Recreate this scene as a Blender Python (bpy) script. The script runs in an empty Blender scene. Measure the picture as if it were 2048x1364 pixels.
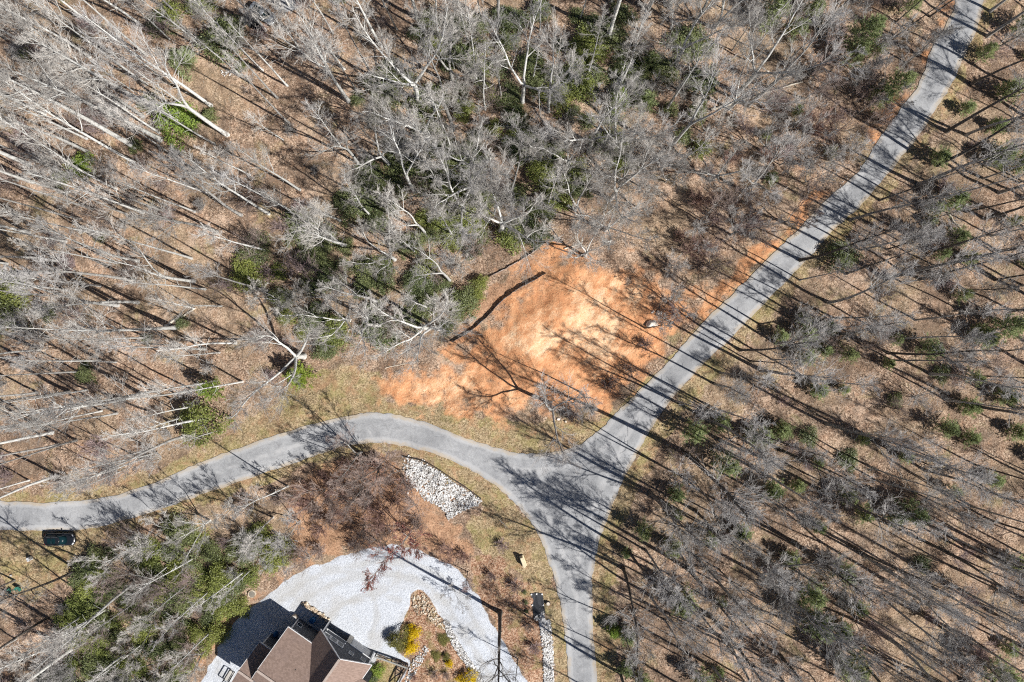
import bpy, bmesh, math, random
import numpy as np
from mathutils import Vector, Matrix
from mathutils.geometry import delaunay_2d_cdt

# ------------------------------------------------------------------ camera, sky, sun, exposure
SC = bpy.context.scene
COL = SC.collection
H = 105.0                    # drone height above the junction, metres
F = 1366.0                   # focal length in photo pixels (24 mm equivalent)
cam = bpy.data.cameras.new('camera')
cam.lens = 36.0 * F / 2048.0
cam.sensor_width = 36.0
cam.clip_start = 0.5
cam.clip_end = 3000
cam_o = bpy.data.objects.new('camera', cam)
COL.objects.link(cam_o)
cam_o.location = (0, 0, H)
SC.camera = cam_o

SUN_EL = math.radians(44)
SUN_AZ_IMG = math.radians(-28.5)      # world angle of the direction towards the sun (x right, y up the picture)
to_sun = Vector((math.cos(SUN_AZ_IMG) * math.cos(SUN_EL), math.sin(SUN_AZ_IMG) * math.cos(SUN_EL), math.sin(SUN_EL)))
world = bpy.data.worlds.new('World')
SC.world = world
world.use_nodes = True
wn = world.node_tree
wn.nodes.clear()
sky = wn.nodes.new('ShaderNodeTexSky')
sky.sky_type = 'NISHITA'
sky.sun_disc = False
sky.sun_elevation = SUN_EL
sky.altitude = 1200
sky.air_density = 0.75
sky.dust_density = 0.5
sky.sun_rotation = math.atan2(to_sun.x, to_sun.y)
bg = wn.nodes.new('ShaderNodeBackground')
bg.inputs['Strength'].default_value = 0.05
wo = wn.nodes.new('ShaderNodeOutputWorld')
wn.links.new(sky.outputs[0], bg.inputs[0])
wn.links.new(bg.outputs[0], wo.inputs[0])
sun = bpy.data.lights.new('sun', 'SUN')
sun.energy = 5.0
sun.angle = math.radians(0.5)
sun.color = (1.0, 0.965, 0.91)
sun_o = bpy.data.objects.new('sun', sun)
COL.objects.link(sun_o)
sun_o.location = (60, -40, 80)
sun_o.rotation_euler = (-to_sun).to_track_quat('-Z', 'Y').to_euler()
SC.view_settings.view_transform = 'Standard'
SC.view_settings.look = 'None'
SC.view_settings.exposure = 0.42
SC.view_settings.gamma = 1.0
SC.view_settings.use_curve_mapping = False
SC.render.engine = 'CYCLES'
SC.cycles.max_bounces = 4
SC.cycles.diffuse_bounces = 2
SC.cycles.transparent_max_bounces = 6
SC.cycles.use_denoising = False
SC.cycles.use_adaptive_sampling = True
SC.cycles.adaptive_threshold = 0.03
SC.cycles.caustics_reflective = False
SC.cycles.caustics_refractive = False
SC.cycles.filter_width = 1.15

R = random.Random(7)
NPR = np.random.default_rng(11)

# ------------------------------------------------------------------ terrain and pixel mapping
def sstep(a, b, x):
    t = np.clip((x - a) / (b - a), 0, 1)
    return t * t * (3 - 2 * t)

def terr(x, y):
    x = np.asarray(x, dtype=float); y = np.asarray(y, dtype=float)
    z = -2.6 * np.exp(-(((x + 12) / 24) ** 2 + ((y - 24) / 15) ** 2))
    z = z - 1.6 * np.exp(-(((x + 45) / 18) ** 2 + ((y - 5) / 16) ** 2))
    z = z + 2.2 * sstep(26, 80, x) + 1.2 * np.exp(-(((x - 10) / 12) ** 2 + ((y - 4) / 8) ** 2))
    z = z + 0.25 * np.sin(x * 0.21 + 1.3) * np.cos(y * 0.17 + 0.4) + 0.12 * np.sin(x * 0.47 - y * 0.39)
    flat = np.exp(-(((x + 27) / 20) ** 4 + ((y + 42) / 15) ** 4))
    return z * (1 - flat)

def P(u, v, h=0.0):
    """photo pixel -> world point h metres above the terrain"""
    dx = (u - 1024.0) / F; dy = -(v - 682.0) / F
    z = 0.0
    for _ in range(6):
        t = H - z
        z = float(terr(dx * t, dy * t)) + h
    t = H - z
    return Vector((dx * t, dy * t, z))

def PX(pts):
    return [(P(u, v).x, P(u, v).y) for u, v in pts]

def catmull(pts, n=6, closed=False):
    out = []
    m = len(pts)
    rng = range(m) if closed else range(m - 1)
    for i in rng:
        if closed:
            p = [pts[(i + k) % m] for k in (-1, 0, 1, 2)]
        else:
            p = [pts[max(i - 1, 0)], pts[i], pts[i + 1], pts[min(i + 2, m - 1)]]
        for j in range(n):
            t = j / n
            out.append(tuple(0.5 * (2 * p[1][k] + (p[2][k] - p[0][k]) * t + (2 * p[0][k] - 5 * p[1][k] + 4 * p[2][k] - p[3][k]) * t * t
                             + (3 * p[1][k] - p[0][k] - 3 * p[2][k] + p[3][k]) * t ** 3) for k in range(2)))
    if not closed:
        out.append(tuple(pts[-1]))
    return out

def inside(poly, x, y):
    x = np.asarray(x, float); y = np.asarray(y, float)
    c = np.zeros(x.shape, bool)
    m = len(poly)
    for i in range(m):
        x1, y1 = poly[i]; x2, y2 = poly[(i + 1) % m]
        if y1 == y2:
            continue
        cond = ((y1 > y) != (y2 > y)) & (x < (x2 - x1) * (y - y1) / (y2 - y1) + x1)
        c ^= cond
    return c

def sdf(poly, x, y, closed=True):
    """signed distance, positive inside"""
    d = np.full(np.shape(x), 1e9)
    m = len(poly)
    for i in range(m if closed else m - 1):
        x1, y1 = poly[i]; x2, y2 = poly[(i + 1) % m]
        ex, ey = x2 - x1, y2 - y1
        L = ex * ex + ey * ey + 1e-9
        t = np.clip(((x - x1) * ex + (y - y1) * ey) / L, 0, 1)
        d = np.minimum(d, (x - x1 - t * ex) ** 2 + (y - y1 - t * ey) ** 2)
    d = np.sqrt(d)
    return np.where(inside(poly, x, y), d, -d) if closed else d

# ------------------------------------------------------------------ materials
def new_mat(name):
    m = bpy.data.materials.new(name)
    m.use_nodes = True
    nt = m.node_tree
    b = nt.nodes['Principled BSDF']
    b.inputs['Roughness'].default_value = 0.85
    b.inputs['Specular IOR Level'].default_value = 0.25
    return m, nt, b

class N:
    """small helper around a node tree"""
    def __init__(self, nt):
        self.nt = nt
        self.l = nt.links
    def coord(self, kind='Object'):
        return self.nt.nodes.new('ShaderNodeTexCoord').outputs[kind]
    def pos(self):
        return self.nt.nodes.new('ShaderNodeNewGeometry').outputs['Position']
    def noise(self, vec, scale, detail=4, rough=0.55, dist=0.0):
        n = self.nt.nodes.new('ShaderNodeTexNoise')
        n.inputs['Scale'].default_value = scale
        n.inputs['Detail'].default_value = detail
        n.inputs['Roughness'].default_value = rough
        n.inputs['Distortion'].default_value = dist
        self.l.new(vec, n.inputs['Vector'])
        return n.outputs['Fac']
    def vor(self, vec, scale, out='Color', feature='F1'):
        n = self.nt.nodes.new('ShaderNodeTexVoronoi')
        n.feature = feature
        n.inputs['Scale'].default_value = scale
        self.l.new(vec, n.inputs['Vector'])
        return n.outputs[out]
    def ramp(self, fac, stops):
        n = self.nt.nodes.new('ShaderNodeValToRGB')
        cr = n.color_ramp
        while len(cr.elements) < len(stops):
            cr.elements.new(0.5)
        for e, (p, c) in zip(cr.elements, stops):
            e.position = p
            e.color = (*c, 1) if len(c) == 3 else c
        self.l.new(fac, n.inputs[0])
        return n.outputs[0]
    def mix(self, fac, a, b, mode='MIX'):
        n = self.nt.nodes.new('ShaderNodeMix')
        n.data_type = 'RGBA'
        n.blend_type = mode
        for s, v in ((n.inputs[0], fac), (n.inputs[6], a), (n.inputs[7], b)):
            if isinstance(v, (int, float)):
                s.default_value = v
            elif isinstance(v, tuple):
                s.default_value = (*v, 1)
            else:
                self.l.new(v, s)
        return n.outputs[2]
    def math(self, op, a, b=0.0, clamp=False):
        n = self.nt.nodes.new('ShaderNodeMath')
        n.operation = op
        n.use_clamp = clamp
        for s, v in ((n.inputs[0], a), (n.inputs[1], b)):
            if isinstance(v, (int, float)):
                s.default_value = v
            else:
                self.l.new(v, s)
        return n.outputs[0]
    def maprange(self, v, a, b, c=0.0, d=1.0):
        n = self.nt.nodes.new('ShaderNodeMapRange')
        n.interpolation_type = 'SMOOTHSTEP'
        for i, q in enumerate((a, b, c, d)):
            n.inputs[i + 1].default_value = q
        self.l.new(v, n.inputs[0])
        return n.outputs[0]
    def attr(self, name, out='Fac'):
        n = self.nt.nodes.new('ShaderNodeAttribute')
        n.attribute_name = name
        return n.outputs[out]
    def bump(self, h, bsdf, strength=0.4, dist=0.05):
        n = self.nt.nodes.new('ShaderNodeBump')
        n.inputs['Strength'].default_value = strength
        n.inputs['Distance'].default_value = dist
        self.l.new(h, n.inputs['Height'])
        self.l.new(n.outputs[0], bsdf.inputs['Normal'])
    def rand(self):
        return self.nt.nodes.new('ShaderNodeObjectInfo').outputs['Random']

def simple(name, col, rough=0.8, var=0.15, scale=6.0, metallic=0.0, spec=0.25, bump=0.0, by_object=0.0):
    m, nt, b = new_mat(name)
    n = N(nt)
    f = n.noise(n.coord(), scale, 5)
    dark = tuple(c * (1 - var) for c in col); light = tuple(min(1, c * (1 + var)) for c in col)
    c = n.ramp(f, [(0.3, dark), (0.7, light)])
    if by_object:
        k = n.maprange(n.rand(), 0, 1, 1 - by_object, 1 + by_object)
        c = n.mix(1.0, c, n.ramp(n.math('MULTIPLY', k, 0.5), [(0, (0, 0, 0)), (1, (2, 2, 2))]), 'MULTIPLY')
    nt.links.new(c, b.inputs['Base Color'])
    b.inputs['Roughness'].default_value = rough
    b.inputs['Metallic'].default_value = metallic
    b.inputs['Specular IOR Level'].default_value = spec
    if bump:
        n.bump(f, b, bump, 0.03)
    return m

# ground: what the soil is made of comes from painted material masks (clay, grass, gravel, mulch)
def ground_material():
    m, nt, b = new_mat('ground_cover')
    n = N(nt)
    p = n.pos()
    big = n.noise(p, 0.09, 3, 0.5)
    mid = n.noise(p, 0.6, 6, 0.62)
    fine = n.noise(p, 3.2, 6, 0.7)
    cell = n.vor(p, 3.0)
    cellv = n.math('MULTIPLY', n.noise(cell, 7.3, 0), 1.0)
    leaf = n.vor(p, 6.5)
    sep = nt.nodes.new('ShaderNodeSeparateColor'); nt.links.new(leaf, sep.inputs[0])
    lv = sep.outputs[0]
    # leaf litter
    lit = n.ramp(n.math('ADD', n.math('MULTIPLY', fine, 0.55), n.math('MULTIPLY', lv, 0.45)),
                 [(0.27, (0.075, 0.054, 0.040)), (0.44, (0.25, 0.172, 0.122)), (0.59, (0.42, 0.302, 0.22)), (0.78, (0.66, 0.52, 0.40))])
    lit = n.mix(n.maprange(mid, 0.38, 0.68), lit, n.mix(0.45, lit, (0.40, 0.25, 0.17)))
    lit = n.mix(n.maprange(big, 0.46, 0.62), lit, n.mix(0.35, lit, (0.38, 0.30, 0.19)))
    lit = n.mix(n.maprange(n.noise(p, 0.35, 5, 0.6), 0.5, 0.68), lit, n.mix(0.5, lit, (0.16, 0.115, 0.085)))
    lit = n.mix(n.maprange(n.noise(p, 0.22, 5, 0.6, 0.7), 0.55, 0.7), lit, n.mix(0.4, lit, (0.25, 0.24, 0.10)))
    damp = n.noise(p, 0.13, 6, 0.62, 1.2)
    lit = n.mix(n.maprange(damp, 0.5, 0.64), lit, n.mix(0.65, lit, (0.14, 0.10, 0.074)))
    lit = n.mix(n.maprange(damp, 0.46, 0.34), lit, n.mix(0.5, lit, (0.56, 0.42, 0.32)))
    # tawny and greenish dry grass
    gr = n.ramp(n.math('ADD', n.math('MULTIPLY', fine, 0.6), n.math('MULTIPLY', lv, 0.4)),
                [(0.25, (0.14, 0.105, 0.06)), (0.5, (0.355, 0.272, 0.158)), (0.8, (0.60, 0.48, 0.31))])
    gr = n.mix(n.maprange(n.noise(p, 0.28, 5, 0.6), 0.44, 0.62), gr, n.mix(0.5, gr, (0.28, 0.265, 0.085)))
    gr = n.mix(n.maprange(n.noise(p, 0.4, 5, 0.65, 1.0), 0.48, 0.66), gr, n.mix(0.65, gr, (0.40, 0.235, 0.135)))
    # red clay, streaked, with pale dried crust
    vr = nt.nodes.new('ShaderNodeMapping'); vr.inputs['Rotation'].default_value = (0, 0, math.radians(-42))
    nt.links.new(p, vr.inputs[0])
    vs = nt.nodes.new('ShaderNodeMapping'); vs.inputs['Scale'].default_value = (0.5, 1.2, 1)
    nt.links.new(vr.outputs[0], vs.inputs[0])
    streak = n.noise(vs.outputs[0], 1.1, 8, 0.72, 0.4)
    cl = n.ramp(n.math('ADD', n.math('MULTIPLY', streak, 0.6), n.math('MULTIPLY', fine, 0.4)),
                [(0.32, (0.42, 0.18, 0.085)), (0.46, (0.60, 0.285, 0.14)), (0.58, (0.70, 0.385, 0.205)), (0.72, (0.80, 0.55, 0.34))])
    pale = n.ramp(n.math('ADD', n.math('MULTIPLY', streak, 0.5), n.math('MULTIPLY', fine, 0.5)),
                  [(0.34, (0.66, 0.33, 0.16)), (0.48, (0.78, 0.50, 0.30)), (0.64, (0.84, 0.64, 0.44)), (0.8, (0.87, 0.71, 0.53))])
    brk = n.math('ADD', n.math('MULTIPLY', n.math('SUBTRACT', mid, 0.5), 1.5), n.math('MULTIPLY', n.math('SUBTRACT', fine, 0.5), 0.9))
    def msk(name, k=1.0):
        return n.maprange(n.math('ADD', n.attr(name), n.math('MULTIPLY', brk, k)), 0.32, 0.68)
    c = lit
    red = n.ramp(fine, [(0.3, (0.22, 0.115, 0.07)), (0.5, (0.44, 0.25, 0.15)), (0.75, (0.62, 0.40, 0.25))])
    c = n.mix(n.math('MULTIPLY', msk('m_red', 0.8), 0.8), c, red)
    c = n.mix(n.math('MULTIPLY', msk('m_grass', 1.1), 0.85), c, gr)
    clay = n.mix(n.maprange(n.math('ADD', n.attr('m_pale'), n.math('ADD', n.math('MULTIPLY', n.math('SUBTRACT', streak, 0.5), 1.1), n.math('MULTIPLY', brk, 0.55))), 0.2, 1.0), cl, pale)
    # straw and debris over the outer clay
    straw = n.mix(n.maprange(n.noise(p, 1.2, 6, 0.72), 0.52, 0.68), clay, n.mix(0.5, clay, (0.30, 0.18, 0.10)))
    clay = n.mix(n.attr('m_pale'), straw, clay)
    clods = n.maprange(n.noise(p, 2.6, 6, 0.8), 0.56, 0.7)
    clay = n.mix(n.math('MULTIPLY', clods, 0.16), clay, (0.27, 0.14, 0.075))
    c = n.mix(n.maprange(n.math('ADD', n.attr('m_clay'), n.math('MULTIPLY', brk, 1.1)), 0.15, 0.85), c, clay)
    mul = n.ramp(n.math('ADD', n.math('MULTIPLY', fine, 0.5), n.math('MULTIPLY', lv, 0.5)),
                 [(0.3, (0.20, 0.10, 0.06)), (0.5, (0.38, 0.22, 0.14)), (0.75, (0.55, 0.40, 0.29))])
    mul = n.mix(n.maprange(n.noise(p, 0.45, 4), 0.5, 0.65), mul, n.mix(0.6, mul, (0.24, 0.21, 0.09)))
    c = n.mix(msk('m_mulch', 0.5), c, mul)
    sep2 = nt.nodes.new('ShaderNodeSeparateColor'); nt.links.new(n.vor(p, 9.0), sep2.inputs[0])
    gv = n.ramp(n.math('ADD', n.math('MULTIPLY', n.noise(p, 5.0, 5, 0.75), 0.5), n.math('MULTIPLY', sep2.outputs[0], 0.5)),
                [(0.2, (0.43, 0.455, 0.495)), (0.5, (0.565, 0.595, 0.65)), (0.8, (0.67, 0.70, 0.75))])
    gv = n.mix(n.maprange(n.noise(p, 0.16, 4, 0.55, 0.8), 0.48, 0.64), gv, n.mix(0.55, gv, (0.46, 0.45, 0.435)))
    gv = n.mix(n.math('MULTIPLY', n.attr('m_track'), 0.45), gv, (0.43, 0.42, 0.40))
    c = n.mix(msk('m_gravel', 0.28), c, gv)
    nt.links.new(c, b.inputs['Base Color'])
    b.inputs['Roughness'].default_value = 0.95
    b.inputs['Specular IOR Level'].default_value = 0.1
    hgt = n.math('ADD', n.math('MULTIPLY', n.noise(p, 4.5, 5, 0.7), 1.0), n.math('MULTIPLY', lv, 0.35))
    n.bump(hgt, b, 0.9, 0.10)
    return m

def road_material():
    m, nt, b = new_mat('worn_asphalt')
    n = N(nt)
    p = n.pos()
    base = n.ramp(n.noise(p, 0.35, 6, 0.65), [(0.3, (0.31, 0.316, 0.33)), (0.55, (0.41, 0.418, 0.432)), (0.8, (0.48, 0.484, 0.49))])
    speck = n.noise(p, 9.0, 3, 0.8)
    c = n.mix(n.maprange(speck, 0.35, 0.7), n.mix(0.45, base, (0.15, 0.15, 0.155)), base)
    # wheel tracks: paler along two bands each way, darker at the crown and ragged edge (attribute = 0 edge .. 1 middle)
    e = n.attr('m_edge')
    blot = n.noise(p, 0.9, 7, 0.75, 1.2)
    c = n.mix(n.math('MULTIPLY', n.maprange(blot, 0.47, 0.68), 0.75), c, n.mix(0.6, c, (0.17, 0.172, 0.18)))
    c = n.mix(n.math('MULTIPLY', n.maprange(blot, 0.46, 0.3), 0.4), c, (0.50, 0.50, 0.50))
    tr = n.math('SINE', n.math('MULTIPLY', e, 9.5))
    c = n.mix(n.math('MULTIPLY', n.maprange(n.math('ADD', tr, n.math('MULTIPLY', n.noise(p, 0.5, 4), 1.2)), 0.6, 1.6), 0.55), c, (0.47, 0.47, 0.475))
    # cracks and tar patches
    cr = n.vor(p, 0.22, 'Distance', 'DISTANCE_TO_EDGE')
    wob = n.math('ADD', cr, n.math('MULTIPLY', n.math('SUBTRACT', n.noise(p, 1.6, 5, 0.7), 0.5), 0.10))
    c = n.mix(n.math('MULTIPLY', n.math('LESS_THAN', n.math('ABSOLUTE', n.math('SUBTRACT', wob, 0.03)), 0.006), 0.13), c, (0.08, 0.08, 0.085))
    c = n.mix(n.math('MULTIPLY', n.maprange(n.noise(p, 0.11, 3, 0.5), 0.55, 0.66), 0.35), c, (0.19, 0.195, 0.205))
    # sand and clay washed onto the asphalt here and there
    c = n.mix(n.math('MULTIPLY', n.maprange(n.noise(p, 0.16, 5, 0.7, 0.5), 0.66, 0.76), 0.6), c, (0.50, 0.40, 0.30))
    dust = n.maprange(n.math('SUBTRACT', e, n.math('MULTIPLY', n.noise(p, 0.9, 6, 0.75), 0.42)), -0.14, 0.03, 1.0, 0.0)
    c = n.mix(n.math('MULTIPLY', n.math('MULTIPLY', dust, n.maprange(n.noise(p, 0.3, 4, 0.6), 0.35, 0.62)), 0.85), c, (0.44, 0.37, 0.285))
    nt.links.new(c, b.inputs['Base Color'])
    b.inputs['Roughness'].default_value = 0.9
    n.bump(speck, b, 0.35, 0.02)
    return m

def bark_material(name, dark, mid, light, var=0.25):
    m, nt, b = new_mat(name)
    n = N(nt)
    o = n.coord()
    mp = nt.nodes.new('ShaderNodeMapping'); mp.inputs['Scale'].default_value = (3.0, 3.0, 0.7)
    nt.links.new(o, mp.inputs[0])
    f = n.noise(mp.outputs[0], 2.2, 6, 0.7)
    c = n.ramp(f, [(0.32, dark), (0.5, mid), (0.68, light)])
    k = n.maprange(n.rand(), 0, 1, 1 - var, 1 + var)
    c = n.mix(1.0, c, n.ramp(n.math('MULTIPLY', k, 0.5), [(0, (0, 0, 0)), (1, (2, 2, 2))]), 'MULTIPLY')
    nt.links.new(c, b.inputs['Base Color'])
    b.inputs['Roughness'].default_value = 0.9
    n.bump(f, b, 0.5, 0.03)
    return m

def leaf_material(name, dark, light, tint, trans=0.25, rough=0.5):
    m, nt, b = new_mat(name)
    n = N(nt)
    o = n.pos()
    f = n.noise(o, 2.4, 4, 0.7)
    sep = nt.nodes.new('ShaderNodeSeparateColor')
    nt.links.new(n.vor(o, 7.0), sep.inputs[0])
    c = n.ramp(n.math('ADD', n.math('MULTIPLY', f, 0.6), n.math('MULTIPLY', sep.outputs[0], 0.4)), [(0.28, dark), (0.72, light)])
    c = n.mix(n.math('MULTIPLY', n.rand(), 0.55), c, n.mix(0.7, c, tint))
    nt.links.new(c, b.inputs['Base Color'])
    b.inputs['Roughness'].default_value = rough
    b.inputs['Specular IOR Level'].default_value = 0.3
    tr = nt.nodes.new('ShaderNodeBsdfTranslucent')
    nt.links.new(c, tr.inputs[0])
    mx = nt.nodes.new('ShaderNodeMixShader')
    mx.inputs[0].default_value = trans
    out = nt.nodes['Material Output']
    nt.links.new(b.outputs[0], mx.inputs[1]); nt.links.new(tr.outputs[0], mx.inputs[2]); nt.links.new(mx.outputs[0], out.inputs[0])
    return m

M = {}
M['ground'] = ground_material()
M['road'] = road_material()
M['bark_pale'] = bark_material('pale_grey_bark', (0.34, 0.335, 0.315), (0.58, 0.575, 0.55), (0.76, 0.76, 0.74))
M['bark_grey'] = bark_material('grey_bark', (0.14, 0.13, 0.12), (0.30, 0.29, 0.275), (0.48, 0.47, 0.45))
M['bark_dark_and_shaded'] = bark_material('dark_and_shaded_bark', (0.05, 0.043, 0.038), (0.105, 0.093, 0.083), (0.20, 0.185, 0.17))  # shade of right-hand trunks painted in; pine and stump bark is itself dark
M['twig_pale'] = bark_material('pale_twigs', (0.36, 0.335, 0.305), (0.54, 0.51, 0.475), (0.68, 0.655, 0.62))
M['twig_grey'] = bark_material('grey_twigs', (0.29, 0.275, 0.26), (0.47, 0.45, 0.435), (0.63, 0.615, 0.60))
M['twig_brown'] = bark_material('brown_twigs', (0.23, 0.17, 0.145), (0.39, 0.305, 0.27), (0.53, 0.44, 0.40))
M['twig_red'] = bark_material('reddish_twigs', (0.22, 0.13, 0.11), (0.38, 0.245, 0.21), (0.50, 0.36, 0.32))
M['twig_mauve'] = bark_material('mauve_twigs', (0.24, 0.175, 0.17), (0.38, 0.29, 0.285), (0.50, 0.41, 0.40))
M['deadwood'] = bark_material('bleached_deadwood', (0.32, 0.27, 0.21), (0.53, 0.47, 0.39), (0.70, 0.64, 0.55))
M['rhodo'] = leaf_material('laurel_leaves', (0.045, 0.062, 0.026), (0.20, 0.24, 0.105), (0.33, 0.35, 0.14), 0.2, 0.4)
M['laurel_light'] = leaf_material('light_laurel_leaves', (0.10, 0.13, 0.035), (0.33, 0.375, 0.115), (0.42, 0.43, 0.11), 0.3, 0.4)
M['bright'] = leaf_material('bright_green_leaves', (0.16, 0.25, 0.04), (0.42, 0.54, 0.13), (0.52, 0.58, 0.10), 0.4, 0.5)
M['pine'] = leaf_material('pale_pine_needles', (0.28, 0.34, 0.15), (0.54, 0.62, 0.34), (0.55, 0.57, 0.28), 0.5, 0.6)
M['forsythia'] = leaf_material('forsythia_flowers', (0.55, 0.36, 0.005), (0.85, 0.66, 0.015), (0.85, 0.60, 0.01), 0.3, 0.6)
M['olive'] = leaf_material('olive_leaves', (0.09, 0.09, 0.025), (0.27, 0.27, 0.08), (0.30, 0.25, 0.07), 0.25, 0.6)
M['redbud'] = leaf_material('red_maple_buds', (0.25, 0.06, 0.05), (0.50, 0.17, 0.14), (0.45, 0.2, 0.16), 0.3, 0.6)
M['grass'] = leaf_material('dry_grass_blades', (0.22, 0.16, 0.075), (0.52, 0.41, 0.22), (0.36, 0.30, 0.13), 0.3, 0.7)
M['litter'] = leaf_material('fallen_leaves', (0.17, 0.09, 0.05), (0.50, 0.32, 0.20), (0.5, 0.38, 0.26), 0.15, 0.7)
def rock_material(name, stops):
    m, nt, b = new_mat(name)
    n = N(nt)
    sp = nt.nodes.new('ShaderNodeSeparateColor'); nt.links.new(n.vor(n.pos(), 3.6), sp.inputs[0])
    f = n.noise(n.pos(), 9.0, 5, 0.7)
    c = n.ramp(n.math('ADD', n.math('MULTIPLY', sp.outputs[0], 0.7), n.math('MULTIPLY', f, 0.3)), stops)
    nt.links.new(c, b.inputs['Base Color'])
    n.bump(f, b, 0.4, 0.03)
    return m
M['rock_white'] = rock_material('white_quarry_rock', [(0.15, (0.27, 0.25, 0.23)), (0.4, (0.48, 0.465, 0.45)), (0.7, (0.63, 0.625, 0.62)), (0.9, (0.75, 0.745, 0.74))])
M['rock_tan'] = rock_material('tan_field_stone', [(0.15, (0.22, 0.16, 0.11)), (0.45, (0.46, 0.36, 0.26)), (0.7, (0.62, 0.54, 0.43)), (0.9, (0.76, 0.72, 0.65))])

# ------------------------------------------------------------------ object helpers
def mesh_np(name, V, quads=None, tris=None):
    me = bpy.data.meshes.new(name)
    V = np.asarray(V, np.float32)
    faces = []
    nq = 0 if quads is None else len(quads)
    ntri = 0 if tris is None else len(tris)
    loops = []
    if nq: loops.append(np.asarray(quads, np.int32).ravel())
    if ntri: loops.append(np.asarray(tris, np.int32).ravel())
    loops = np.concatenate(loops)
    starts = np.concatenate([np.arange(nq, dtype=np.int32) * 4, nq * 4 + np.arange(ntri, dtype=np.int32) * 3])
    me.vertices.add(len(V)); me.vertices.foreach_set('co', V.ravel())
    me.loops.add(len(loops)); me.loops.foreach_set('vertex_index', loops)
    me.polygons.add(nq + ntri); me.polygons.foreach_set('loop_start', starts)
    me.update(calc_edges=True)
    me.validate()
    return me

def obj(name, me, mat, parent=None, loc=(0, 0, 0), smooth=False):
    o = bpy.data.objects.new(name, me)
    COL.objects.link(o)
    if mat is not None and not me.materials:
        me.materials.append(mat)
    if smooth:
        me.polygons.foreach_set('use_smooth', np.ones(len(me.polygons), bool))
    o.location = loc
    if parent is not None:
        o.parent = parent
    return o

def tag(o, label=None, cat=None, group=None, kind=None):
    if label: o['label'] = label
    if cat: o['category'] = cat
    if group: o['group'] = group
    if kind: o['kind'] = kind
    return o

def empty(name, loc=(0, 0, 0), rz=0.0):
    o = bpy.data.objects.new(name, None)
    COL.objects.link(o)
    o.empty_display_size = 0.3
    o.location = loc
    o.rotation_euler = (0, 0, rz)
    return o

class MB:
    """collect boxes, prisms and bars into one mesh"""
    def __init__(self):
        self.v = []; self.f = []
    def add(self, v, f):
        n = len(self.v)
        self.v += [tuple(p) for p in v]
        self.f += [tuple(i + n for i in q) for q in f]
        return self
    def box(self, c, s, rz=0.0):
        x, y, z = (q / 2 for q in s)
        cs, sn = math.cos(rz), math.sin(rz)
        v = []
        for dz in (-z, z):
            for dx, dy in ((-x, -y), (x, -y), (x, y), (-x, y)):
                v.append((c[0] + dx * cs - dy * sn, c[1] + dx * sn + dy * cs, c[2] + dz))
        return self.add(v, [(0, 3, 2, 1), (4, 5, 6, 7), (0, 1, 5, 4), (1, 2, 6, 5), (2, 3, 7, 6), (3, 0, 4, 7)])
    def span(self, a, b):
        return self.box([(a[i] + b[i]) / 2 for i in range(3)], [abs(a[i] - b[i]) for i in range(3)])
    def prism(self, poly, thick):
        """polygon (3-D, planar) pushed along -z-ish normal by vector thick"""
        n = len(poly)
        t = Vector(thick)
        v = [tuple(p) for p in poly] + [tuple(Vector(p) + t) for p in poly]
        f = [tuple(range(n)), tuple(range(2 * n - 1, n - 1, -1))]
        f += [(i, n + i, n + (i + 1) % n, (i + 1) % n) for i in range(n)]
        return self.add(v, f)
    def bar(self, a, b, w, h=None):
        a = Vector(a); b = Vector(b); h = h or w
        d = (b - a).normalized()
        s = d.cross(Vector((0, 0, 1)))
        if s.length < 1e-4: s = Vector((1, 0, 0))
        s.normalize(); t = s.cross(d).normalized()
        v = []
        for p in (a, b):
            for i, j in ((-1, -1), (1, -1), (1, 1), (-1, 1)):
                v.append(tuple(p + s * (w / 2 * i) + t * (h / 2 * j)))
        return self.add(v, [(0, 1, 2, 3), (7, 6, 5, 4), (0, 4, 5, 1), (1, 5, 6, 2), (2, 6, 7, 3), (3, 7, 4, 0)])
    def lathe(self, prof, seg=16, c=(0, 0, 0)):
        v = []; f = []
        for r, z in prof:
            for k in range(seg):
                a = 2 * math.pi * k / seg
                v.append((c[0] + r * math.cos(a), c[1] + r * math.sin(a), c[2] + z))
        m = len(prof)
        for i in range(m - 1):
            for k in range(seg):
                f.append((i * seg + k, i * seg + (k + 1) % seg, (i + 1) * seg + (k + 1) % seg, (i + 1) * seg + k))
        f.append(tuple(range(seg - 1, -1, -1))); f.append(tuple(range((m - 1) * seg, m * seg)))
        return self.add(v, f)
    def build(self, name, mat, parent=None, loc=(0, 0, 0), bevel=0.0, smooth=False):
        me = bpy.data.meshes.new(name)
        me.from_pydata(self.v, [], self.f)
        bm = bmesh.new(); bm.from_mesh(me)
        bmesh.ops.recalc_face_normals(bm, faces=bm.faces)
        if bevel:
            bmesh.ops.bevel(bm, geom=list(bm.edges), offset=bevel, segments=2, profile=0.6, affect='EDGES', clamp_overlap=True)
        bm.to_mesh(me); bm.free()
        return obj(name, me, mat, parent, loc, smooth)

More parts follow.
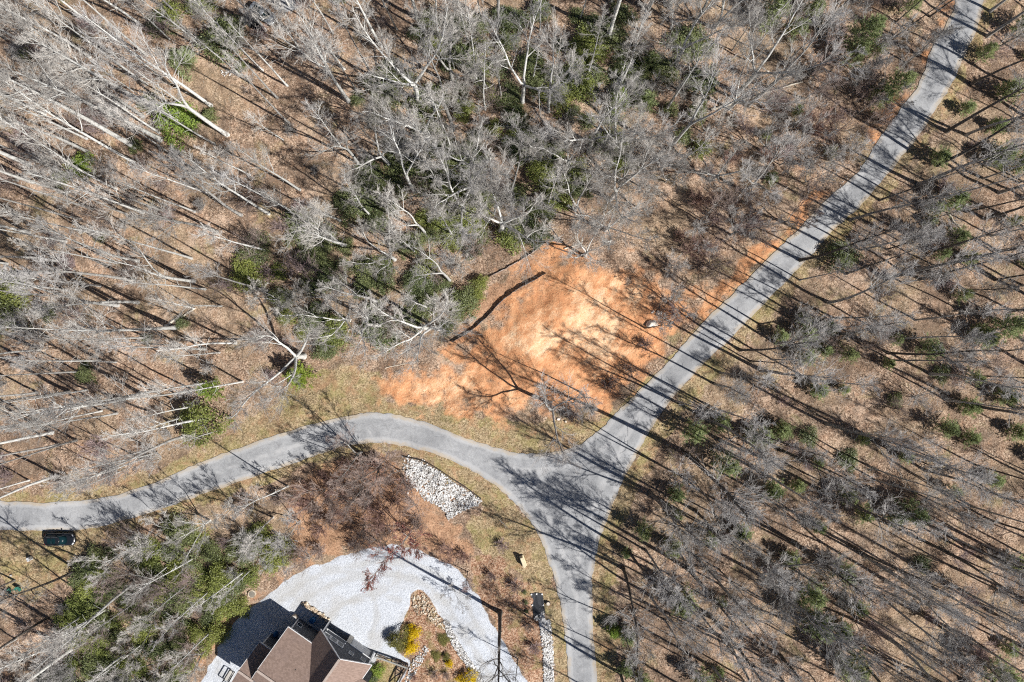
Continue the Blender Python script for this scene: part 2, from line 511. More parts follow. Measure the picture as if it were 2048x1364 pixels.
# ------------------------------------------------------------------ outlines traced in photo pixels
ROAD_OUT = [(1916, -60), (1912, 0), (1895, 44), (1861, 103), (1840, 164), (1806, 212), (1758, 280), (1717, 342), (1645, 407), (1601, 455), (1553, 500),
            (1468, 585), (1410, 641), (1360, 697), (1326, 735), (1268, 792), (1232, 826), (1203, 857), (1165, 886), (1135, 899), (1073, 908),
            (1022, 903), (953, 884), (885, 857), (800, 831), (748, 826), (697, 831), (615, 850), (513, 884), (434, 912), (369, 939), (301, 968),
            (205, 996), (103, 1005), (0, 1002), (-120, 998), (-120, 1058), (0, 1060), (154, 1060), (239, 1043), (342, 1011), (410, 987), (506, 953), (615, 917),
            (680, 894), (748, 885), (800, 891), (868, 908), (947, 942), (1005, 983), (1049, 1028), (1080, 1076), (1100, 1130), (1114, 1178), (1124, 1226),
            (1131, 1284), (1138, 1364), (1142, 1480), (1200, 1480), (1194, 1364), (1187, 1267), (1184, 1172), (1193, 1103), (1213, 1042), (1244, 966), (1275, 907), (1306, 853),
            (1355, 783), (1410, 724), (1461, 676), (1512, 624), (1587, 546), (1676, 452), (1724, 408), (1775, 349), (1827, 284), (1871, 219), (1902, 171),
            (1929, 113), (1960, 41), (1966, 0), (1972, -60)]
road_poly = catmull(PX(ROAD_OUT), 7, True)
GRAVEL = [(405, 1400), (412, 1345), (436, 1300), (470, 1245), (506, 1212), (560, 1171), (615, 1137), (700, 1108), (748, 1096), (793, 1089), (834, 1098), (871, 1117),
          (909, 1134), (933, 1161), (953, 1192), (977, 1226), (995, 1267), (1022, 1308), (1055, 1364), (1085, 1430), (985, 1430), (950, 1357), (919, 1308), (902, 1274), (885, 1240),
          (865, 1206), (844, 1182), (826, 1186), (817, 1216), (803, 1243), (795, 1275), (800, 1302), (822, 1322), (812, 1345), (800, 1364), (780, 1420), (600, 1420)]
gravel_poly = catmull(PX(GRAVEL), 4, True)
CLAY = [[(985, 552), (1090, 497), (1160, 522), (1250, 535), (1340, 580), (1440, 575), (1425, 615), (1345, 710), (1262, 782), (1195, 828), (1110, 826), (1060, 800), (960, 760), (905, 700), (1000, 612), (1050, 575)],
        [(765, 770), (800, 748), (900, 738), (1000, 752), (1060, 790), (1050, 832), (960, 826), (850, 803), (775, 792)],
        [(1600, 430), (1640, 385), (1660, 380), (1645, 400), (1605, 450)], [(1390, 625), (1490, 515), (1565, 462), (1570, 485), (1490, 565), (1420, 636)],
        [(1740, 270), (1800, 195), (1830, 130), (1855, 95), (1850, 130), (1815, 195), (1760, 272)], [(1880, 40), (1900, 0), (1910, 0), (1895, 40)]]
PALE = [[(1110, 640), (1170, 560), (1230, 600), (1245, 660), (1240, 720), (1180, 750), (1120, 720), (1000, 700), (1060, 640)],
        [(820, 765), (900, 750), (960, 770), (980, 800), (920, 805), (850, 795)], [(1215, 545), (1270, 560), (1290, 600), (1240, 600)], [(1000, 810), (1060, 800), (1050, 828)]]
GRASS = [[(560, 790), (640, 745), (760, 740), (775, 795), (960, 830), (1110, 840), (1200, 830), (1240, 805), (1250, 830), (1165, 900), (1070, 920), (950, 895), (800, 840), (700, 840), (600, 865), (440, 925), (300, 985), (100, 1020), (0, 1015), (0, 985), (200, 975), (350, 920), (450, 880)],
         [(0, 1050), (160, 1050), (340, 1000), (520, 940), (680, 885), (760, 880), (860, 898), (950, 935), (1050, 1020), (1090, 1100), (1130, 1230), (1145, 1364), (1140, 1430), (1110, 1430), (1105, 1364), (1095, 1250), (1060, 1180), (990, 1120), (930, 1060), (960, 1010), (900, 955), (840, 915), (720, 910), (610, 935), (480, 990), (330, 1035), (230, 1075), (170, 1110), (110, 1170), (40, 1190), (0, 1180)],
         [(1190, 1430), (1183, 1267), (1180, 1172), (1195, 1090), (1240, 960), (1310, 845), (1500, 630), (1680, 440), (1830, 275), (1960, 35), (1985, -40), (1995, 0), (1960, 100), (1900, 220), (1850, 300), (1720, 450), (1600, 570), (1450, 740), (1340, 870), (1270, 990), (1230, 1110), (1235, 1260), (1225, 1430)],
         [(1160, 900), (1250, 800), (1400, 640), (1560, 480), (1600, 440), (1610, 450), (1480, 590), (1340, 730), (1240, 840)],
         [(770, 1320), (800, 1335), (780, 1420), (720, 1420)]]
RED = [[(600, 970), (700, 910), (800, 905), (835, 985), (900, 1040), (940, 1080), (900, 1125), (830, 1095), (740, 1090), (640, 1115), (580, 1130)], [(430, 1280), (520, 1200), (560, 1165), (500, 1190), (430, 1240), (400, 1330)],
       [(985, 560), (1090, 497), (1160, 522), (1050, 570), (980, 640), (900, 700)]]
MULCH = [[(805, 1235), (826, 1188), (846, 1184), (885, 1240), (950, 1364), (980, 1430), (800, 1430), (812, 1345), (825, 1315), (796, 1285)],
         [(945, 1120), (1000, 1120), (1060, 1180), (1090, 1260), (1105, 1364), (1110, 1430), (1090, 1430), (1055, 1364), (1000, 1270), (955, 1190)]]

# ------------------------------------------------------------------ ground sheet, split by what covers it
def axis(a, b, step, far):
    inner = list(np.arange(a, b + step * 0.5, step))
    out = []
    d = step; q = b
    while q < far:
        d *= 1.35; q += d; out.append(q)
    pre = []
    d = step; q = a
    while q > -far:
        d *= 1.35; q -= d; pre.append(q)
    return np.array(pre[::-1] + inner + out)

def blur_noise(shape, n):
    a = NPR.standard_normal(shape)
    for _ in range(n):
        a = (a + np.roll(a, 1, 0) + np.roll(a, -1, 0) + np.roll(a, 1, 1) + np.roll(a, -1, 1)) / 5
    return a / a.std()

gx = axis(-86, 86, 0.3, 620)
gy = axis(-60, 60, 0.3, 620)
GX, GY = np.meshgrid(gx, gy)
inner = (np.abs(GX) < 90) & (np.abs(GY) < 64)
d_road = sdf(road_poly, GX, GY)
d_grav = sdf(gravel_poly, GX, GY)
wob = blur_noise(GX.shape, 14) * 0.35 + blur_noise(GX.shape, 3) * 0.18

def region(polys, w=0.8, amp=1.0):
    m = np.full(GX.shape, -1e9)
    for q in polys:
        m = np.maximum(m, sdf(catmull(PX(q), 3, True), GX, GY))
    return sstep(-w, w, m + wob * amp)

A_clay = region(CLAY, 2.8, 2.6)
A_pale = region(PALE, 3.0, 2.5) * 0.8
dp = np.full(GX.shape, -1e9)
for q in PALE + [CLAY[1]]:
    dp = np.maximum(dp, sdf(PX(q), GX, GY))
A_clay = np.maximum(A_clay * (0.5 + 0.5 * sstep(-8.5, -1.5, dp + wob * 3.0)), region(CLAY[2:], 1.2, 1.6) * 0.8)
A_grass = region(GRASS, 0.9, 1.2)
A_red = region(RED, 2.0, 2.0)
A_mulch = region(MULCH, 0.5, 0.6)
LAWN = [(756, 1308), (815, 1330), (805, 1348), (792, 1372), (780, 1420), (720, 1420), (745, 1340)]
A_gravel = sstep(-0.25, 0.25, np.minimum(d_grav, -sdf(PX(LAWN), GX, GY)) + wob * 0.35)
TRACK = [[(610, 1290), (680, 1215), (735, 1190), (800, 1200)], [(740, 1275), (752, 1240), (748, 1195), (715, 1150), (650, 1140)], [(560, 1200), (640, 1150), (750, 1125), (850, 1135), (920, 1190), (960, 1260), (1010, 1350)], [(590, 1215), (655, 1172), (750, 1148), (835, 1160), (890, 1205), (930, 1270), (985, 1360)]]
dtr = np.full(GX.shape, 1e9)
for q in TRACK:
    dtr = np.minimum(dtr, sdf(catmull(PX(q), 5), GX, GY, False))
A_track = 1 - sstep(0.15, 0.75, dtr + wob * 0.5)
rough = np.clip(1 - A_gravel, 0, 1) * sstep(0.2, 1.2, -d_road)
bumps = (blur_noise(GX.shape, 1) * 0.035 + blur_noise(GX.shape, 6) * 0.05 + blur_noise(GX.shape, 30) * 0.10) * rough * (1 - 0.45 * A_grass)
rid = np.abs(blur_noise(GX.shape, 5)) * 0.05 * A_clay * rough
GZ = terr(GX, GY) + bumps + rid - 0.06 * sstep(-0.6, 0.3, d_road)
far = np.maximum(np.abs(GX) - 86, np.abs(GY) - 60)
GZ = GZ + np.where(far > 30, 3.0 * np.sin(GX * 0.013) * np.cos(GY * 0.017) * sstep(30, 200, far), 0)

ny, nx = GX.shape
idx = np.arange(ny * nx).reshape(ny, nx)
quads = np.stack([idx[:-1, :-1], idx[:-1, 1:], idx[1:, 1:], idx[1:, :-1]], -1).reshape(-1, 4)
def fc(a):
    return ((a[:-1, :-1] + a[:-1, 1:] + a[1:, 1:] + a[1:, :-1]) / 4).ravel()
kind = np.zeros(len(quads), int)
kind[fc(A_grass) > 0.5] = 1
kind[fc(A_clay) > 0.5] = 2
kind[fc(A_mulch) > 0.5] = 3
kind[fc(A_gravel) > 0.5] = 4
VV = np.stack([GX.ravel(), GY.ravel(), GZ.ravel()], -1)
ATT = {'m_clay': A_clay, 'm_pale': A_pale, 'm_grass': A_grass, 'm_red': A_red, 'm_mulch': A_mulch, 'm_gravel': A_gravel, 'm_track': A_track}
for k, nm in enumerate(('forest_floor', 'grass_verge', 'clay_clearing', 'mulch_bed', 'gravel_driveway')):
    q = quads[kind == k]
    used, inv = np.unique(q.ravel(), return_inverse=True)
    me = mesh_np(nm, VV[used], inv.reshape(-1, 4))
    for an, arr in ATT.items():
        a = me.attributes.new(an, 'FLOAT', 'POINT')
        a.data.foreach_set('value', arr.ravel()[used].astype(np.float32))
    o = obj(nm, me, M['ground'], smooth=True)
    tag(o, kind='structure')

def gz(x, y):
    """height of the built ground, bilinear"""
    i = int(np.clip(np.searchsorted(gx, x) - 1, 0, nx - 2)); j = int(np.clip(np.searchsorted(gy, y) - 1, 0, ny - 2))
    tx = (x - gx[i]) / (gx[i + 1] - gx[i]); ty = (y - gy[j]) / (gy[j + 1] - gy[j])
    return float((GZ[j, i] * (1 - tx) + GZ[j, i + 1] * tx) * (1 - ty) + (GZ[j + 1, i] * (1 - tx) + GZ[j + 1, i + 1] * tx) * ty)

def G(u, v, dz=0.0):
    p = P(u, v)
    return Vector((p.x, p.y, gz(p.x, p.y) + dz))

# road sheet with a real edge
def sheet(name, poly, mat, lift, step=0.8, skirt=0.12, edge_attr=None):
    xs = [p[0] for p in poly]; ys = [p[1] for p in poly]
    X, Y = np.meshgrid(np.arange(min(xs), max(xs), step), np.arange(min(ys), max(ys), step))
    X = X + NPR.uniform(-0.1, 0.1, X.shape); Y = Y + NPR.uniform(-0.1, 0.1, Y.shape)
    d = sdf(poly, X, Y)
    sel = d > step * 0.45
    pts = [Vector(p) for p in poly] + [Vector((a, b)) for a, b in zip(X[sel], Y[sel])]
    n = len(poly)
    res = delaunay_2d_cdt(pts, [(i, (i + 1) % n) for i in range(n)], [list(range(n))], 1, 1e-5)
    v2 = np.array([(p.x, p.y) for p in res[0]])
    z = terr(v2[:, 0], v2[:, 1]) + lift
    tris = [tuple(f) for f in res[2]]
    V = [(*p, q) for p, q in zip(v2, z)]
    V3 = list(V)
    F3 = list(tris)
    # skirt along outline edges
    cnt = {}
    for f in tris:
        for i in range(len(f)):
            e = (f[i], f[(i + 1) % len(f)])
            key = (min(e), max(e)); cnt.setdefault(key, []).append(e)
    low = {}
    for key, es in cnt.items():
        if len(es) == 1:
            a, b = es[0]
            for q in (a, b):
                if q not in low:
                    low[q] = len(V3); V3.append((V[q][0], V[q][1], V[q][2] - skirt))
            F3.append((b, a, low[a], low[b]))
    me = bpy.data.meshes.new(name)
    me.from_pydata(V3, [], F3)
    if edge_attr:
        vv = np.array(V3)
        dd = np.clip(sdf(poly, vv[:, 0], vv[:, 1]), 0, 3) / 3.0
        a = me.attributes.new(edge_attr, 'FLOAT', 'POINT'); a.data.foreach_set('value', dd.astype(np.float32))
    o = obj(name, me, mat)
    tag(o, kind='structure')
    return o

# slightly ragged asphalt edge
rp = []
for i, (x, y) in enumerate(road_poly):
    rp.append((x + R.uniform(-0.13, 0.13), y + R.uniform(-0.13, 0.13)))
sheet('road', rp, M['road'], 0.03, edge_attr='m_edge')

# ------------------------------------------------------------------ tree meshes
class Tubes:
    def __init__(self):
        self.g = {}
    def add(self, pts, rad, sides):
        self.g.setdefault((len(pts), sides), []).append((pts, rad))
    def mesh(self, name):
        V = []; Q = []; off = 0
        for (n, s), items in self.g.items():
            Pn = np.array([i[0] for i in items], float); Rn = np.array([i[1] for i in items], float)
            k = len(items)
            T = np.gradient(Pn, axis=1)
            T /= np.linalg.norm(T, axis=2, keepdims=True) + 1e-9
            mean = T.mean(1)
            ref = np.where(np.abs(mean[:, 2:3]) < 0.8, np.array([[0, 0, 1.0]]), np.array([[1.0, 0, 0]]))[:, None, :]
            U = np.cross(T, np.broadcast_to(ref, T.shape)); U /= np.linalg.norm(U, axis=2, keepdims=True) + 1e-9
            W = np.cross(T, U)
            a = np.arange(s) * 2 * math.pi / s
            ring = Pn[:, :, None, :] + Rn[:, :, None, None] * (np.cos(a)[None, None, :, None] * U[:, :, None, :] + np.sin(a)[None, None, :, None] * W[:, :, None, :])
            V.append(ring.reshape(-1, 3))
            b = off + (np.arange(k) * n * s)[:, None, None] + (np.arange(n - 1) * s)[None, :, None]
            i = np.arange(s)[None, None, :]; j = ((np.arange(s) + 1) % s)[None, None, :]
            Q.append(np.stack([b + i, b + j, b + s + j, b + s + i], -1).reshape(-1, 4))
            off += k * n * s
        return mesh_np(name, np.concatenate(V), np.concatenate(Q))

def rvec(rg, s=1.0):
    return np.array([rg.gauss(0, s), rg.gauss(0, s), rg.gauss(0, s)])

def unit(v):
    return v / (np.linalg.norm(v) + 1e-9)

def path(rg, p, d, L, n, wob, up=0.0):
    pts = [np.array(p, float)]
    d = unit(np.array(d, float))
    for i in range(n):
        d = unit(d + rvec(rg, wob) + np.array([0, 0, up]))
        pts.append(pts[-1] + d * (L / n))
    return pts

def at(pts, t):
    f = t * (len(pts) - 1)
    i = min(int(f), len(pts) - 2)
    q = f - i
    return pts[i] * (1 - q) + pts[i + 1] * q, unit(pts[i + 1] - pts[i])

def side_dir(rg, d, ang, az=None):
    a = np.cross(d, [0, 0, 1.0])
    if np.linalg.norm(a) < 0.05: a = np.array([1.0, 0, 0])
    a = unit(a); b = np.cross(a, d)
    az = rg.uniform(0, 2 * math.pi) if az is None else az
    return unit(d * math.cos(ang) + (a * math.cos(az) + b * math.sin(az)) * math.sin(ang))

def branch_out(rg, tb, pts, L, r, nb, nt, lv_len=0.62, fine=True, ang=(0.38, 0.75), up=0.05, twig_r=0.011):
    """side branches with twigs along a limb, fanning forward like real crowns"""
    for i in range(nb):
        t = 0.2 + 0.8 * (i + rg.random()) / nb
        q, d = at(pts, min(t, 0.999))
        bl = L * lv_len * (1.12 - 0.62 * t) * rg.uniform(0.6, 1.3)
        br = max(r * 0.5 * (1.05 - 0.6 * t), twig_r * 1.5)
        bp = path(rg, q, side_dir(rg, d, rg.uniform(*ang)), bl, 4, 0.085, up)
        tb.add(bp, np.linspace(br, twig_r, 5), 3)
        for j in range(nt):
            s = 0.15 + 0.83 * (j + rg.random()) / nt
            q2, d2 = at(bp, min(s, 0.999))
            tl = bl * rg.uniform(0.35, 0.75) * (1.1 - 0.4 * s)
            tp = path(rg, q2, side_dir(rg, d2, rg.uniform(0.28, 0.68)), tl, 2, 0.09, up)
            tb.add(tp, np.linspace(twig_r * 1.05, twig_r * 0.6, 3), 3)
            if fine:
                for _ in range(2):
                    q3, d3 = at(tp, rg.uniform(0.2, 0.85))
                    e3 = side_dir(rg, d3, rg.uniform(0.28, 0.7))
                    l3 = tl * rg.uniform(0.45, 0.85)
                    tb.add([q3, q3 + e3 * l3], [twig_r * 0.75, twig_r * 0.5], 3)

def tree_mesh(seed, h, r0, cb, nl, Lm, nb, nt, fork=None, lean=0.0, wob=0.03, ang=(0.45, 0.85), tr=0.0122, stub=0):
    rg = random.Random(seed)
    tk = Tubes(); cr = Tubes()
    ld = np.array([math.cos(rg.uniform(0, 6.28)) * lean, math.sin(rg.uniform(0, 6.28)) * lean, 1.0])
    def flare(n, ra, rb):
        rr = np.linspace(ra, rb, n)
        return rr
    if fork is None:
        pts = path(rg, (0, 0, -0.4), ld, h, 14, wob, 0.03)
        rr = flare(15, r0, r0 * 0.16); rr[0] *= 1.55
        tk.add(pts, rr, 7)
        stems = [(pts, rr, cb)]
    else:
        fh, nf, spread = fork
        pts = path(rg, (0, 0, -0.4), ld, h * fh, 5, wob, 0.03)
        rr = flare(6, r0, r0 * 0.82); rr[0] *= 1.5
        tk.add(pts, rr, 8)
        stems = []
        a0 = rg.uniform(0, 6.28)
        for k in range(nf):
            d = side_dir(rg, unit(pts[-1] - pts[-2]), spread * rg.uniform(0.7, 1.25), a0 + k * 2 * math.pi / nf + rg.uniform(-0.4, 0.4))
            L = h * (1 - fh) * rg.uniform(0.8, 1.12)
            sp = path(rg, pts[-1] - (pts[-1] - pts[-2]) * 0.12, d, L, 10, 0.085, 0.075)
            sr = flare(11, r0 * 0.72 / math.sqrt(nf * 0.55), r0 * 0.09)
            tk.add(sp, sr, 6)
            stems.append((sp, sr, cb))
    for sp, sr, c in stems:
        L0 = Lm
        m = max(3, int(nl / len(stems) * (1 if fork is None else 1.25)))
        a0 = rg.uniform(0, 6.28)
        for k in range(m):
            t = c + (0.985 - c) * ((k + rg.uniform(0.1, 0.9)) / m)
            q, d = at(sp, t)
            q_t = (t - c) / (1 - c)
            L = L0 * (1.1 - 0.72 * q_t) * rg.uniform(0.55, 1.2)
            rad = np.interp(t, np.linspace(0, 1, len(sr)), sr) * rg.uniform(0.35, 0.58)
            rad = min(max(rad * 1.15, 0.032), 0.038 * L ** 0.8 + 0.016)
            lp = path(rg, q, side_dir(rg, d, rg.uniform(*ang) * (1.1 - 0.4 * q_t), a0 + k * 2.4 + rg.uniform(-0.4, 0.4)), L, 7, 0.095, 0.06)
            tk.add(lp, np.linspace(rad, 0.014, 8), 4)
            branch_out(rg, cr, lp, L, rad, nb, nt, twig_r=tr)
        branch_out(rg, cr, sp[-5:], L0 * 0.5, 0.03, nb, nt, twig_r=tr)
    for k in range(stub):      # dead snapped lower limbs
        q, d = at(stems[0][0], rg.uniform(0.2, 0.55))
        lp = path(rg, q, side_dir(rg, d, rg.uniform(0.9, 1.4)), rg.uniform(0.6, 1.8), 3, 0.15, 0)
        tk.add(lp, np.linspace(0.035, 0.012, 4), 4)
    return tk.mesh('tree_trunk'), cr.mesh('tree_crown')

def leaf_quads(C, Nn, L, W, rg):
    """leaf-shaped quads at centres C with normals Nn; one folded along its length is two triangles"""
    k = len(C)
    t = rg.standard_normal((k, 3))
    t -= (t * Nn).sum(1, keepdims=True) * Nn
    t /= np.linalg.norm(t, axis=1, keepdims=True) + 1e-9
    s = np.cross(Nn, t)
    L = L * rg.uniform(0.7, 1.3, (k, 1)); W = W * rg.uniform(0.7, 1.3, (k, 1))
    V = np.stack([C - t * L / 2, C + s * W / 2 + Nn * W * 0.15, C + t * L / 2, C - s * W / 2 + Nn * W * 0.15], 1).reshape(-1, 3)
    Q = np.arange(k * 4).reshape(-1, 4)
    return V, Q

def shrub_mesh(seed, rad, hgt, clumps, per, L, W, spread=0.32, upn=0.9, hollow=0.55):
    rg = np.random.default_rng(seed)
    rr = random.Random(seed)
    st = Tubes()
    cen = []
    for _ in range(clumps):
        a = rg.uniform(0, 2 * math.pi); q = math.sqrt(rg.uniform(0, 1)); e = q ** 1.3
        wobr = 1 + 0.28 * math.sin(3 * a + seed) + 0.16 * math.sin(5 * a + 2 * seed)
        top = hgt * (1 - 0.75 * e * e) * rg.uniform(hollow, 1.05)
        cen.append((rad * wobr * q * math.cos(a), rad * wobr * q * math.sin(a), max(0.15, top)))
    cen = np.array(cen)
    for c in cen[::max(1, clumps // 26)]:
        m = np.array([c[0] * 0.35, c[1] * 0.35, c[2] * 0.55])
        st.add([np.array([c[0] * 0.08, c[1] * 0.08, -0.1]), m + rvec(rr, 0.06), c * np.array([0.8, 0.8, 0.9]), c], [0.035, 0.026, 0.016, 0.01], 4)
    C = np.repeat(cen, per, 0) + rg.standard_normal((clumps * per, 3)) * np.array([spread, spread, spread * 0.55])
    Nn = rg.standard_normal((len(C), 3)) * 0.55 + np.array([0, 0, upn])
    Nn /= np.linalg.norm(Nn, axis=1, keepdims=True)
    V, Q = leaf_quads(C, Nn, L, W, rg)
    return st.mesh('shrub_stems'), mesh_np('shrub_foliage', V, Q)

def brush_mesh(seed, rad, hgt, stems, nb, nt, tr=0.011, lean=0.5):
    rg = random.Random(seed)
    tk = Tubes(); cr = Tubes()
    for k in range(stems):
        a = rg.uniform(0, 6.28); q = rg.random() * 0.12 * rad
        d = (math.cos(a) * lean * rg.uniform(0.2, 1.2), math.sin(a) * lean * rg.uniform(0.2, 1.2), 1)
        L = hgt * rg.uniform(0.7, 1.15)
        p = path(rg, (q * math.cos(a), q * math.sin(a), -0.1), d, L, 6, 0.10, 0.02)
        tk.add(p, np.linspace(0.012 + 0.009 * hgt, 0.01, 7), 4)
        branch_out(rg, cr, p, L, 0.02, nb, nt, lv_len=0.5, twig_r=tr, up=0.03)
    return tk.mesh('brush_stems'), cr.mesh('brush_twigs')

def conifer_mesh(seed, hgt, rad, whorls, per, tufts, blades=7, L=0.26):
    rg = random.Random(seed); rn = np.random.default_rng(seed)
    tk = Tubes()
    p = path(rg, (0, 0, -0.2), (rg.gauss(0, 0.04), rg.gauss(0, 0.04), 1), hgt, 8, 0.02, 0.02)
    tk.add(p, np.linspace(0.03 + 0.014 * hgt, 0.015, 9), 6)
    cen = []
    for w in range(whorls):
        t = 0.16 + 0.82 * w / whorls
        q, d = at(p, t)
        a0 = rg.uniform(0, 6.28)
        for k in range(per):
            a = a0 + k * 2 * math.pi / per + rg.uniform(-0.35, 0.35)
            L2 = rad * (1.05 - t) ** 0.75 * 1.12 * rg.uniform(0.6, 1.15)
            lp = path(rg, q, (math.cos(a), math.sin(a), 0.32), L2, 4, 0.08, 0.03)
            tk.add(lp, np.linspace(0.022, 0.008, 5), 3)
            for j in range(tufts):
                s, dd = at(lp, min(0.999, 0.3 + 0.7 * (j + rg.random()) / tufts))
                cen.append(np.concatenate([s + rvec(rg, 0.09), dd]))
    cen.append(np.concatenate([p[-1], [0, 0, 1]]))
    cen = np.array(cen)
    C = np.repeat(cen[:, :3], blades, 0); D = np.repeat(cen[:, 3:], blades, 0)
    D = D * 0.8 + rn.standard_normal(D.shape) * 0.62 + np.array([0, 0, 0.25])
    D /= np.linalg.norm(D, axis=1, keepdims=True)
    S = np.cross(D, rn.standard_normal(D.shape)); S /= np.linalg.norm(S, axis=1, keepdims=True) + 1e-9
    ln = L * rn.uniform(0.6, 1.25, (len(C), 1)); w = 0.032
    V = np.stack([C - S * w, C + S * w, C + D * ln], 1).reshape(-1, 3)
    return tk.mesh('pine_trunk'), mesh_np('pine_crown', V, None, np.arange(len(V)).reshape(-1, 3))

# variants: (trunk mesh, crown mesh)
TREE = {
    'tall_a': tree_mesh(1, 27, 0.31, 0.54, 15, 4.7, 7, 6, wob=0.013, ang=(0.4, 0.75), stub=6),
    'tall_b': tree_mesh(2, 25, 0.25, 0.50, 14, 4.2, 7, 7, wob=0.018, ang=(0.4, 0.8), stub=7),
    'tall_c': tree_mesh(3, 28, 0.36, 0.55, 15, 5.2, 7, 7, wob=0.013, lean=0.03, ang=(0.42, 0.8), stub=5),
    'tall_d': tree_mesh(4, 24, 0.22, 0.44, 15, 3.8, 7, 7, wob=0.02, lean=0.03, ang=(0.4, 0.8), stub=8),
    'tall_e': tree_mesh(14, 26, 0.28, 0.45, 14, 4.6, 6, 6, fork=(0.45, 2, 0.2), wob=0.016, ang=(0.4, 0.8), stub=4),
    'slim_a': tree_mesh(5, 20, 0.14, 0.50, 11, 3.0, 6, 6, wob=0.018, ang=(0.35, 0.7), stub=4),
    'slim_b': tree_mesh(6, 17, 0.12, 0.42, 11, 2.7, 5, 5, wob=0.03, lean=0.05, ang=(0.35, 0.75), stub=4),
    'slim_c': tree_mesh(7, 22, 0.165, 0.56, 11, 3.4, 6, 6, wob=0.015, ang=(0.35, 0.7), stub=5),
    'pole_a': tree_mesh(15, 26, 0.18, 0.62, 10, 3.4, 6, 6, wob=0.010, ang=(0.3, 0.62), stub=5),
    'pole_b': tree_mesh(16, 24, 0.15, 0.66, 9, 3.0, 6, 6, wob=0.014, lean=0.03, ang=(0.3, 0.62), stub=6),
    'pole_c': tree_mesh(17, 28, 0.22, 0.60, 11, 3.8, 6, 6, wob=0.009, ang=(0.3, 0.65), stub=5),
    'wide_a': tree_mesh(8, 20, 0.38, 0.22, 22, 4.8, 8, 8, fork=(0.24, 4, 0.62)),
    'wide_b': tree_mesh(9, 18, 0.32, 0.2, 22, 4.4, 8, 8, fork=(0.2, 5, 0.58)),
    'wide_c': tree_mesh(10, 22, 0.35, 0.25, 22, 4.8, 8, 8, fork=(0.32, 3, 0.48)),
    'small_a': tree_mesh(11, 11, 0.12, 0.22, 15, 3.0, 7, 7, fork=(0.16, 3, 0.5), tr=0.013),
    'small_b': tree_mesh(12, 9, 0.10, 0.2, 15, 2.7, 7, 7, fork=(0.12, 4, 0.6), tr=0.013),
    'small_c': tree_mesh(13, 12, 0.12, 0.28, 17, 2.8, 7, 7, wob=0.05, tr=0.013),
}
BRUSH = {'a': brush_mesh(21, 1.6, 2.8, 10, 7, 7), 'b': brush_mesh(22, 2.0, 3.6, 9, 7, 7, lean=0.65), 'c': brush_mesh(23, 1.0, 1.7, 14, 6, 6, lean=0.8), 'd': brush_mesh(24, 1.2, 5.0, 6, 8, 7, lean=0.35)}
RHODO = {'a': shrub_mesh(31, 1.8, 2.2, 120, 17, 0.27, 0.12), 'b': shrub_mesh(32, 2.4, 2.8, 190, 16, 0.28, 0.125), 'c': shrub_mesh(33, 1.4, 1.6, 85, 16, 0.25, 0.11)}
ROUND = {'a': shrub_mesh(41, 1.6, 2.4, 130, 26, 0.16, 0.10, 0.2, 0.7, 0.7), 'b': shrub_mesh(42, 1.1, 1.4, 90, 24, 0.14, 0.09, 0.18, 0.7, 0.7)}
PINE = {'a': conifer_mesh(51, 4.6, 1.9, 10, 7, 7, 9, 0.30), 'b': conifer_mesh(52, 3.0, 1.5, 8, 7, 7, 9, 0.30), 'c': conifer_mesh(53, 6.5, 2.3, 13, 7, 8, 9, 0.32)}


THINGS = []     # (kind word, object, x, y, descriptor, zone) for the labelling pass at the end
def plant(name, kindw, desc, pair, key, mats, loc, s=1.0, rz=0.0, tilt=(0, 0), parts=('trunk', 'crown'), cat='tree', group=None, sz=None, smooth=True):
    root = empty(name, loc, rz)
    root.rotation_euler = (tilt[0], tilt[1], rz)
    root.scale = (s, s, sz or s)
    for pn, me, mt in zip(parts, pair, mats):
        if not me.materials: me.materials.append(M[mt])
        o = bpy.data.objects.new(pn, me)
        COL.objects.link(o)
        if me.materials[0] != M[mt]:
            o.material_slots[0].link = 'OBJECT'
            o.material_slots[0].material = M[mt]
        o.parent = root
    root['category'] = cat
    if group: root['group'] = group
    THINGS.append((kindw, root, loc[0], loc[1], desc))
    return root

ALLTREES = []
def tree(u, v, key, h=None, bark='bark_pale', twig='twig_pale', desc=None, rz=None, group=None, tilt=None, name=None):
    name = name or ('slender_tree' if key[1] in 'lmo' else 'bare_tree')
    p = G(u, v)
    base = {'tall_a': 27, 'tall_b': 25, 'tall_c': 28, 'tall_d': 24, 'tall_e': 26, 'slim_a': 20, 'slim_b': 17, 'slim_c': 22, 'pole_a': 26, 'pole_b': 24, 'pole_c': 28, 'wide_a': 20, 'wide_b': 18, 'wide_c': 22, 'small_a': 11, 'small_b': 9, 'small_c': 12}[key]
    s = (h / base) if h else R.uniform(0.88, 1.1)
    rz = R.uniform(0, 6.28) if rz is None else rz
    tl = (R.gauss(0, 0.022), R.gauss(0, 0.022)) if tilt is None else tilt
    form = {'p': 'straight slim', 't': 'tall', 's': 'slender' if key[1] == 'l' else 'small', 'w': 'broad spreading'}[key[0]]
    tone = {'bark_pale': 'pale', 'bark_grey': 'grey', 'bark_dark_and_shaded': 'dark'}[bark]
    desc = desc or f'{form} {tone} bare tree'
    ALLTREES.append((p.x, p.y))
    return plant(name, 'tree', desc, TREE[key], key, (bark, twig), p, s, rz, tl, group=group)

